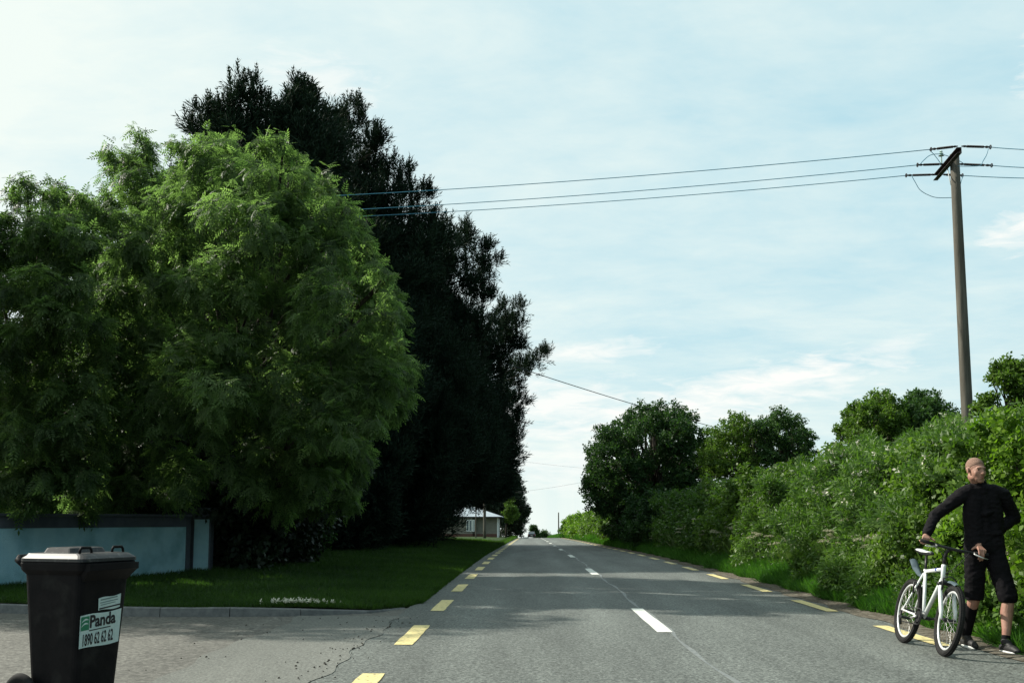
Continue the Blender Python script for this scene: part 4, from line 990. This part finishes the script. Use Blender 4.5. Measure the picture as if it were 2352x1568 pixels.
# ------------------------------------------------------------------ bicycle
M['bikewhite'] = mat_noise('white bicycle paint', (.66, .69, .68), (.76, .79, .78), 6, .3, .5, c3=(.45, .48, .48), s3=20, f3=(.6, .75))
M['alloy'] = mat_noise('dull alloy', (.42, .42, .40), (.60, .60, .58), 20, .35, .5, metal=.7)
M['rim'] = mat_noise('pale rim', (.58, .60, .60), (.70, .72, .72), 20, .35, .5, metal=.3)
M['blackpart'] = mat_noise('black bike part', (.012, .012, .013), (.022, .022, .024), 20, .45, .4)
M['blue'] = material('blue decal', .4, .4)[0]; M['blue'].node_tree.nodes['Principled BSDF'].inputs['Base Color'].default_value = (.02, .05, .30, 1)
M['fender'] = mat_noise('grey mudguard plastic', (.04, .06, .07), (.08, .11, .13), 9, .3, .5)
# bike space: +Y backwards (rear), front wheel at y=0, x sideways (+X away from camera), z up. origin at front contact
bike = empty('bicycle', (3.80, 9.66, .005), label='white mountain bike with black saddle, leaning towards the man beside it', cat='bicycle')
bike.rotation_euler = (0, R(12.5), R(-.5))
WB = 1.05; RW = .325
def wheel(y, x0=0, steer=0, name='wheel'):
    t = empty('wheel', (x0, y, RW)); t.parent = bike; t.rotation_euler.z = steer
    bm = bmesh.new(); torus(bm, (0, 0, 0), RW-.025, .027, 'X', 64, 10)
    # knobbly tread
    for i in range(96):
        a = 2*math.pi*i/96
        for sx in (-.016, .0, .016):
            aa = a+(.033 if sx else 0)
            box(bm, (sx, (RW+.001-.006*abs(sx)/.016)*math.cos(aa), (RW+.001-.006*abs(sx)/.016)*math.sin(aa)), (.011, .013, .010), Matrix.Rotation(aa-math.pi/2, 3, 'X'))
    bm_obj('tyre', bm, M['rubber'], t)
    bm = bmesh.new(); torus(bm, (0, 0, 0), RW-.060, .0125, 'X', 56, 8, .95); bm_obj('rim', bm, M['rim'], t, smooth=True)
    ps = []
    for i in range(28):
        a = 2*math.pi*i/28; h = .03*(1 if i % 2 else -1); a2 = a+(.9 if (i//2) % 2 else -.9)
        ps.append([(h, .022*math.cos(a2), .022*math.sin(a2), .0013), (0, (RW-.07)*math.cos(a), (RW-.07)*math.sin(a), .0013)])
    tubes('spokes', ps, M['alloy'], t, seg=4)
    bm = bmesh.new(); cyl(bm, (-.055, 0, 0), (.055, 0, 0), .016); cyl(bm, (-.035, 0, 0), (-.03, 0, 0), .026); cyl(bm, (.03, 0, 0), (.035, 0, 0), .026); bm_obj('hub', bm, M['blackpart'], t)
    return t
wheel(0, 0, R(-3)); wheel(WB, 0)
BB = (0, WB-.435, .295); ST = (0, WB-.27, .745); HT1 = (0, .345, .80); HT0 = (0, .300, .665)
# head tube top / bottom, fork crown
def tb(name, paths, mat, r=None, seg=12, parent=None): return tubes(name, [[(*p, rr) for p, rr in path] for path in paths], mat, parent or bike, seg=seg)
frame = tb('frame', [[(BB, .018), (ST, .016)], [(ST, .018), ((0, .36, .785), .018)], [(HT0, .022), (HT1, .022), ((0, .352, .83), .022)], [((0, .315, .69), .024), ((0, .36, .64), .022), (BB, .020)],
    [((.015, ST[1], .72), .010), ((.055, WB-.03, .36), .008), ((.065, WB, RW), .008)], [((-.015, ST[1], .72), .010), ((-.055, WB-.03, .36), .008), ((-.065, WB, RW), .008)],
    [((.03, BB[1]+.02, .295), .011), ((.065, WB, RW), .008)], [((-.03, BB[1]+.02, .295), .011), ((-.065, WB, RW), .008)]], M['bikewhite'])
tb('decal', [[((0, .47, .776), .0192), ((0, .505, .773), .0192)]], M['blue'], parent=frame)
fork = tb('fork', [[((-.065, .025, RW), .012), ((-.065, .06, .40), .020), ((-.063, .17, .585), .019), ((-.060, .19, .625), .016)], [((.065, .025, RW), .012), ((.065, .06, .40), .020), ((.063, .17, .585), .019), ((.060, .19, .625), .016)], [((-.07, .25, .66), .0), ((-.069, .251, .661), .0)]][:2], M['bikewhite'])
tb('fork_crown', [[((-.075, .21, .64), .018), ((0, .25, .665), .026), ((.075, .21, .64), .018)]], M['blackpart'], parent=fork)
tb('seat_post', [[(ST, .0135), ((0, WB-.225, .90), .0135)]], M['blackpart'])
tb('seat_clamp', [[((0, ST[1]+.001, .735), .021), ((0, ST[1]+.008, .765), .021)]], M['alloy'])
# saddle
bm = bmesh.new(); secs = []
for (yy, hw_, zt, th) in ((-.16, .015, .925, .02), (-.14, .024, .932, .035), (-.05, .030, .930, .040), (.02, .05, .930, .045), (.08, .078, .938, .05), (.12, .082, .946, .05), (.145, .06, .945, .035)):
    yy += WB-.215; secs.append([(hw_*math.cos(a), yy, zt+(th*.4 if math.sin(a) > 0 else th*.6)*math.sin(a)) for a in np.linspace(0, 2*math.pi, 14, endpoint=False)])
loft(bm, secs); sd_ = bm_obj('saddle', bm, M['blackpart'], bike, smooth=True)
bm = bmesh.new(); secs = []
for (yy, hw_, zt, th) in ((-.13, .020, .9335, .032), (-.05, .027, .9315, .038), (.02, .046, .932, .042), (.08, .070, .940, .045), (.11, .07, .947, .04)):
    yy += WB-.215; secs.append([(-hw_*.15-hw_*.95*math.cos(a), yy, zt+th*.45*math.sin(a)) for a in np.linspace(-.2, math.pi*.72, 8)]+[(-hw_*.15-hw_*.8*math.cos(a), yy, zt-.002+th*.35*math.sin(a)) for a in np.linspace(math.pi*.72, -.2, 8)])
loft(bm, secs); bm_obj('saddle_panel', bm, M['bikewhite'], sd_, smooth=True)
# bars, stem
tb('stem', [[((0, .352, .83), .016), ((0, .36, .91), .016), ((0, .33, .955), .016), ((0, .28, .985), .018)]], M['blackpart'])
bars = tb('handlebar', [[((-0.26, .30, 1.01), .012), ((-0.07, .285, .995), .013), ((0.01, .275, .99), .015), ((0.09, .275, .99), .015), ((0.17, .285, .995), .013), ((0.36, .30, 1.01), .012)]], M['blackpart'])
for sx in (-1, 1):
    tb('grip', [[((.05+sx*.20, .292, 1.0), .016), ((.05+sx*.325, .302, 1.012), .017)]], M['rubber'], parent=bars)
    tb('brake_lever', [[((.05+sx*.185, .285, 1.0), .010), ((.05+sx*.18, .25, .985), .007), ((.05+sx*.24, .225, .97), .006), ((.05+sx*.30, .23, .965), .005)]], M['alloy'], parent=bars)
tb('cable', [[((-.17, .24, .985), .003), ((-.12, .15, .93), .003), ((-.02, .16, .80), .003), ((.0, .22, .70), .003)], [((.17, .24, .985), .003), ((.10, .14, .92), .003), ((.03, .2, .8), .003), ((.01, .33, .74), .003)]], M['blackpart'])
# reflector light block on the bars' right, brakes
for y, nm_ in ((.20, 'front_brake'), (WB-.19, 'rear_brake')):
    z = .68 if y < .5 else .60; y2 = y-.05 if y < .5 else y+.0
    tb(nm_, [[((-.055, y2, z-.09), .010), ((-.06, y2, z+.02), .009), ((0, y2, z+.05), .005), ((.06, y2, z+.02), .009), ((.055, y2, z-.09), .010)]], M['blackpart'])
# crankset, chain, pedals, derailleur
bm = bmesh.new(); torus(bm, (-.055, BB[1], BB[2]), .078, .006, 'X', 40, 6); cyl(bm, (-.06, *BB[1:]), (-.052, *BB[1:]), .055, seg=24); cyl(bm, (-.06, *BB[1:]), (.06, *BB[1:]), .02); bm_obj('chainring', bm, M['blackpart'], bike)
for sx, dy, dz in ((-1, .155, .04), (1, -.165, -.03)):
    cr = tb('crank', [[((sx*.072, BB[1], BB[2]), .012), ((sx*.080, BB[1]+dy, BB[2]-dz), .010)]], M['alloy' if sx < 0 else 'blackpart'])
    bm = bmesh.new(); box(bm, (sx*.13, BB[1]+dy, BB[2]-dz), (.09, .085, .025), bev=.006); bm_obj('pedal', bm, M['blackpart'], bike)
tb('chain', [[((-.055, BB[1], BB[2]+.078), .005), ((-.055, WB, RW+.035), .005)], [((-.055, BB[1], BB[2]-.078), .005), ((-.06, WB-.02, RW-.12), .005)]], M['blackpart'], seg=6)
bm = bmesh.new(); cyl(bm, (-.062, WB, RW), (-.042, WB, RW), .042, .028, 24); bm_obj('sprockets', bm, M['alloy'], bike)
tb('derailleur', [[((-.07, WB, RW-.01), .014), ((-.075, WB-.01, RW-.07), .012), ((-.065, WB-.03, RW-.15), .014)]], M['blackpart'])
# clip-on rear mudguard and the short front one
def guard(name, pts, wd, mat):
    bm = bmesh.new(); secs = []
    for (yy, zz, k) in pts:
        row = []
        for s in np.linspace(-1, 1, 7): row.append((s*wd*k, yy, zz-.02*s*s))
        for s in np.linspace(1, -1, 7): row.append((s*wd*k, yy, zz-.02*s*s-.003))
        secs.append(row)
    loft(bm, secs); return bm_obj(name, bm, mat, bike, smooth=False)
guard('rear_mudguard', [(WB-.245, .70, .5), (WB-.16, .715, .7), (WB-.02, .78, 1), (WB+.10, .86, .95)], .045, M['fender'])
guard('front_mudguard', [(.13, .69, .8), (.03, .685, 1), (-.06, .665, .9)], .034, M['fender'])

# ------------------------------------------------------------------ the man
M['skin'] = mat_noise('skin', (.30, .155, .11), (.38, .21, .155), 14, .55, .35, c3=(.27, .12, .09), s3=8, f3=(.5, .75))
M['hair'] = mat_noise('cropped fair hair', (.235, .135, .095), (.32, .195, .145), 60, .7, .3, bump=.6, bscale=400)
M['top'] = mat_noise('black top', (.004, .0035, .0045), (.008, .007, .009), 8, .8, .12, bump=1.0, bscale=11)
M['shorts'] = mat_noise('black shorts', (.004, .004, .0045), (.008, .007, .009), 8, .85, .1, bump=.25, bscale=14)
M['shoe'] = mat_noise('black shoe', (.010, .010, .011), (.02, .02, .02), 20, .6, .35)
M['sole'] = mat_noise('white sole', (.60, .62, .60), (.72, .74, .72), 8, .5, .3)
M['dark'] = material('dark mouth and eyes', .3, .5)[0]; M['dark'].node_tree.nodes['Principled BSDF'].inputs['Base Color'].default_value = (.03, .018, .016, 1)
M['lip'] = mat_noise('lip', (.26, .10, .085), (.32, .13, .11), 9, .45, .4)
def ball(bm, c, r, s=(1, 1, 1), rot=None, u=16, v_=12):
    mt = Matrix.Translation(c) @ (rot.to_4x4() if rot else Matrix()) @ Matrix.Diagonal((r*s[0], r*s[1], r*s[2], 1))
    bmesh.ops.create_uvsphere(bm, u_segments=u, v_segments=v_, radius=1, matrix=mt)
def capsule(bm, a, ra, b, rb, u=14):
    a, b = Vector(a), Vector(b); ball(bm, a, ra, u=u, v_=10); ball(bm, b, rb, u=u, v_=10)
    if (b-a).length > 1e-4: cyl(bm, a, b, ra, rb, u)
def chain(bm, pts, u=14):
    for (a, ra), (b, rb) in zip(pts, pts[1:]): capsule(bm, a, ra, b, rb, u)
def fuse(name, bm, mat, parent, voxel=.007, smooth=5, folds=0, **k):
    """weld overlapping volumes into ONE continuous skin"""
    me = bpy.data.meshes.new(name); bm.to_mesh(me); bm.free()
    o = bpy.data.objects.new(name, me); col().link(o)
    m = o.modifiers.new('r', 'REMESH'); m.mode = 'VOXEL'; m.voxel_size = voxel
    if smooth: q = o.modifiers.new('s', 'SMOOTH'); q.factor = .5; q.iterations = smooth
    bpy.context.view_layer.update()
    m2 = bpy.data.meshes.new_from_object(o.evaluated_get(bpy.context.evaluated_depsgraph_get()))
    bpy.data.objects.remove(o)
    if folds:       # cloth creases
        from mathutils import noise as mn
        ns = [v.normal.copy() for v in m2.vertices]
        for v, nn_ in zip(m2.vertices, ns):
            p = v.co; q = mn.noise(Vector((p.x*9+p.z*5, p.y*9, p.z*17)))+.5*mn.noise(Vector((p.x*22-p.z*9, p.y*20, p.z*34)))
            v.co = p+nn_*folds*(1-abs(q)*2.2)
    return link(name, m2, mat, parent, smooth=True, **k)
PX, PYY = 4.43, 10.12
man = empty('person', (PX, PYY, 0), label='man with shaved head in black top and shorts, holding the handlebar of the white bike', cat='person')
def W(x, y, z): return Vector((x-PX, y-PYY, z))
# joints
shR, elR, wrR = W(4.255, 10.16, 1.49), W(3.995, 10.20, 1.285), W(3.905, 10.02, 1.135)
shL, elL, wrL = W(4.635, 10.14, 1.485), W(4.775, 10.22, 1.27), W(4.545, 10.02, 1.075)
hipR, knR, anR = W(4.335, 10.12, .90), W(4.32, 10.16, .48), W(4.30, 10.34, .10)
hipL, knL, anL = W(4.515, 10.10, .90), W(4.56, 9.96, .49), W(4.485, 9.90, .095)
neck = W(4.42, 10.14, 1.56); headc = W(4.365, 10.08, 1.722)
# face direction: turned to his left (image right)
fd = Vector((.22, -.97, -.08)).normalized(); hr = fd.to_track_quat('-Y', 'Z').to_matrix()
def H(x, y, z): return headc + hr @ Vector((x, y, z))
bm = bmesh.new()
# head: cranium, brow, cheeks, jaw, chin
ball(bm, H(0, .018, .035), .088, (.88, 1.08, .98), hr, 24, 16)
ball(bm, H(0, -.025, -.015), .073, (.93, 1.0, 1.15), hr, 20, 14)
ball(bm, H(0, -.040, -.070), .048, (1.05, .95, .85), hr)
ball(bm, H(0, -.062, -.100), .022, (1.2, .9, .8), hr)
ball(bm, H(0, -.078, .030), .034, (1.5, .55, .45), hr)
for sx in (-1, 1):
    ball(bm, H(sx*.036, -.060, -.022), .028, (1, .8, 1.1), hr)
    ball(bm, H(sx*.046, -.010, -.062), .027, (.7, 1.5, 1.0), hr)
    ball(bm, H(sx*.083, .012, -.002), .030, (.30, .62, 1.05), hr @ Matrix.Rotation(sx*R(18), 3, 'Z'))
    ball(bm, H(sx*.088, .020, .014), .016, (.5, .9, 1), hr)
capsule(bm, H(0, -.088, .012), .010, H(0, -.108, -.022), .0145); ball(bm, H(.012, -.096, -.027), .010); ball(bm, H(-.012, -.096, -.027), .010)
ball(bm, H(0, -.090, -.048), .017, (1.35, .55, .35), hr); ball(bm, H(0, -.085, -.070), .017, (1.2, .6, .4), hr)
# neck and torso core
chain(bm, [(H(0, .030, -.06), .060), (neck+Vector((-.01, .0, .05)), .062), (neck+Vector((0, 0, -.05)), .07)])
chain(bm, [(neck+Vector((0, .01, -.06)), .06), (W(4.44, 10.15, 1.38), .07), (W(4.44, 10.14, 1.12), .08), (W(4.43, 10.12, .95), .09)])
for sh, el, wr in ((shR, elR, wrR), (shL, elL, wrL)):
    chain(bm, [(neck+Vector((0, 0, -.09)), .06), (sh, .055), (el, .041)])
chain(bm, [(hipR, .085), (hipR.lerp(knR, .5), .075), (knR, .055), (knR.lerp(anR, .3)+Vector((0, .02, 0)), .055), (knR.lerp(anR, .7), .040), (anR, .034)])
chain(bm, [(hipL, .085), (hipL.lerp(knL, .5), .075), (knL, .056), (knL.lerp(anL, .3)+Vector((0, .02, 0)), .058), (knL.lerp(anL, .7), .042), (anL, .034)])
def hand(bm, wr, mcp, fwd, side, curls, thumb, spread=.019, lens=(.043, .048, .045, .035)):
    """palm from wrist to mcp centre; side = vector across knuckles from index to little"""
    side = side.normalized(); f_ = (mcp-wr).normalized(); nrm = f_.cross(side).normalized()
    for i in range(4):
        k = mcp+side*(i-1.5)*spread+f_*(-.004*abs(i-1.2)); capsule(bm, wr+side*(i-1.5)*.010, .017, k, .0125, 10)
        d = f_.copy(); p = k; rr = .0100 if i < 3 else .0088
        for j, L0 in enumerate((lens[i], lens[i]*.62, lens[i]*.5)):
            q_ = Matrix.Rotation(curls[i][j], 3, side); d = q_ @ d
            p2 = p+d*L0; capsule(bm, p, rr, p2, rr*.92, 10); p = p2; rr *= .93
    a = wr+side*-.018+f_*.02; b_ = a+thumb[0]*.045; c_ = b_+thumb[1]*.033; capsule(bm, a, .017, b_, .0125, 10); capsule(bm, b_, .012, c_, .010, 10)
# right hand (image left) closed round the grip: the grip runs along X
Bm = bike.matrix_basis.copy() if False else None
bpy.context.view_layer.update()
BMW = bike.matrix_world
gR = BMW @ Vector((-.215, .298, 1.006)); gL = BMW @ Vector((.315, .298, 1.006))
bd = (gL-gR).normalized(); gR = gR-Vector((PX, PYY, 0)); gL = gL-Vector((PX, PYY, 0))
wrR = gR+Vector((.025, .085, .055)); capsule(bm, elR, .041, wrR, .027)
hand(bm, wrR, gR+Vector((0, .012, .034)), None, -bd, [(-1.25, -1.25, -.8), (-1.3, -1.25, -.8), (-1.3, -1.3, -.9), (-1.25, -1.3, -.9)], (Vector((.75, -.25, -.35)), Vector((.5, -.6, -.5))))
wrL = gL+Vector((.0, .075, .075)); capsule(bm, elL, .041, wrL, .027)
hand(bm, wrL, gL+Vector((.0, -.012, .036)), None, bd, [(.75, .55, .3), (1.0, .5, .3), (.85, .65, .35), (1.2, .8, .4)], (Vector((-.85, -.35, -.3)), Vector((-.75, -.5, -.35))), spread=.021, lens=(.047, .052, .049, .038))
body = fuse('body', bm, M['skin'], man, .005, 5)
# hair: short cap on the cranium
bm = bmesh.new()
mt = Matrix.Translation(H(0, .020, .040)) @ hr.to_4x4() @ Matrix.Diagonal((.0778, .0956, .0867, 1))
bmesh.ops.create_uvsphere(bm, u_segments=72, v_segments=44, radius=1, matrix=mt)
inv = hr.transposed()
dl = [v for v in bm.verts if (lambda q: q.z < .012+max(0, -q.y)*.85-max(0, q.y)*.75)(inv @ (v.co-headc))]
bmesh.ops.delete(bm, geom=dl, context='VERTS')
bmesh.ops.solidify(bm, geom=bm.faces[:], thickness=.002)
bm_obj('hair', bm, M['hair'], man, smooth=True)
for sx in (-1, 1):
    bm = bmesh.new(); ball(bm, H(sx*.031, -.0835, .012), .0115, (1.25, .5, .62), hr); bm_obj('eye', bm, M['dark'], man, smooth=True)
    bm = bmesh.new(); capsule(bm, H(sx*.018, -.093, .031), .0038, H(sx*.048, -.082, .032), .003); bm_obj('eyebrow', bm, M['hair'], man, smooth=True)
bm = bmesh.new(); ball(bm, H(0, -.0945, -.060), .017, (1.0, .30, .50), hr); bm_obj('lips', bm, M['lip'], man, smooth=True)
bm = bmesh.new(); ball(bm, H(0, -.0960, -.060), .0125, (1.0, .28, .42), hr); bm_obj('mouth', bm, M['dark'], man, smooth=True)
# black top
bm = bmesh.new()
chain(bm, [(neck+Vector((-.008, .004, .022)), .074), (neck+Vector((0, 0, -.03)), .088)])
for dx in (-.085, 0, .085):
    chain(bm, [(W(4.44+dx*.8, 10.15, 1.45), .097), (W(4.44+dx*1.0, 10.15, 1.32), .106), (W(4.435+dx*.92, 10.14, 1.12), .100), (W(4.43+dx, 10.12, .97), .108)])
for sh, el, wr, rr in ((shR, elR, wrR, 1), (shL, elL, wrL, 1.12)):
    m1 = sh.lerp(el, .5); m2 = el.lerp(wr, .5)
    chain(bm, [(neck+Vector((0, .0, -.045)), .072), (neck.lerp(sh, .55)+Vector((0, 0, .0)), .074), (sh, .072), (m1, .060*rr), (el, .053*rr), (m2, .049*rr), (el.lerp(wr, .86), .043)])
    ball(bm, el+Vector((0, .01, -.01)), .057*rr)
for s in ((.02, -.1, .3), (-.1, -.09, .05), (.09, -.1, .1)): capsule(bm, W(4.40+s[0], 10.15+s[1]*1.0, 1.0+s[2]), .03, W(4.46+s[0], 10.15+s[1], 1.02+s[2]), .02)
fuse('black_top', bm, M['top'], man, .007, 7, folds=.006)
# shorts
bm = bmesh.new()
for hp, kn, sx in ((hipR, knR, -1), (hipL, knL, 1)):
    hem = hp.lerp(kn, .93)
    chain(bm, [(hp+Vector((-.02*sx, 0, .07)), .094), (hp, .098), (hp.lerp(kn, .5), .092), (hem, .088)])
chain(bm, [(W(4.36, 10.12, .98), .112), (W(4.50, 10.12, .98), .112)])
cutz = .50
so_ = fuse('shorts', bm, M['shorts'], man, .009, 5, folds=.006)
bm = bmesh.new(); bm.from_mesh(so_.data); r_ = bmesh.ops.bisect_plane(bm, geom=bm.verts[:]+bm.edges[:]+bm.faces[:], plane_co=(0, 0, .475), plane_no=(0, .05, -1), clear_outer=True)
bmesh.ops.solidify(bm, geom=bm.faces[:], thickness=.006); bm.to_mesh(so_.data); bm.free(); so_.data.shade_smooth()
# shoes and socks
def shoe(an, d, name='shoe'):
    d = Vector(d).normalized(); s = Vector((-d.y, d.x, 0)); heel = an-d*.055; heel.z = .045
    bm = bmesh.new()
    chain(bm, [(Vector((heel.x, heel.y, .045)), .036), (heel+d*.10+Vector((0, 0, .005)), .042), (heel+d*.19, .040), (Vector((*(heel+d*.245).xy, .034)), .028)])
    chain(bm, [(an+Vector((0, 0, .01)), .044), (heel+d*.12+Vector((0, 0, .03)), .036)])
    t = fuse(name, bm, M['shoe'], man, .006, 3)
    bm = bmesh.new(); secs = []
    for z, k in ((.002, .92), (.008, 1), (.024, 1.0), (.028, .96)):
        row = []
        for i in range(24):
            a = 2*math.pi*i/24; L0 = .145*math.cos(a)*k; w0 = (.043+.006*math.cos(a))*math.sin(a)*k
            p = heel+d*(.105+L0)+s*w0; row.append((p.x, p.y, z))
        secs.append(row)
    loft(bm, secs); bm_obj('sole', bm, M['sole'], t, smooth=False)
    return t
shoe(anR, (.05, -1, 0)); shoe(anL, (.12, -1, 0))
bm = bmesh.new(); chain(bm, [(knR.lerp(anR, .18)+Vector((0, .018, 0)), .060), (knR.lerp(anR, .3)+Vector((0, .02, 0)), .060), (knR.lerp(anR, .7), .046), (anR, .041)]); fuse('sock', bm, M['shorts'], man, .007, 3)['label'] = 'black cover over the right calf'  # right calf: plain black cover from below the knee to the ankle
bm = bmesh.new(); chain(bm, [(knL.lerp(anL, .86), .041), (anL, .041)]); fuse('sock', bm, M['shorts'], man, .007, 3)['label'] = 'short black ankle sock'
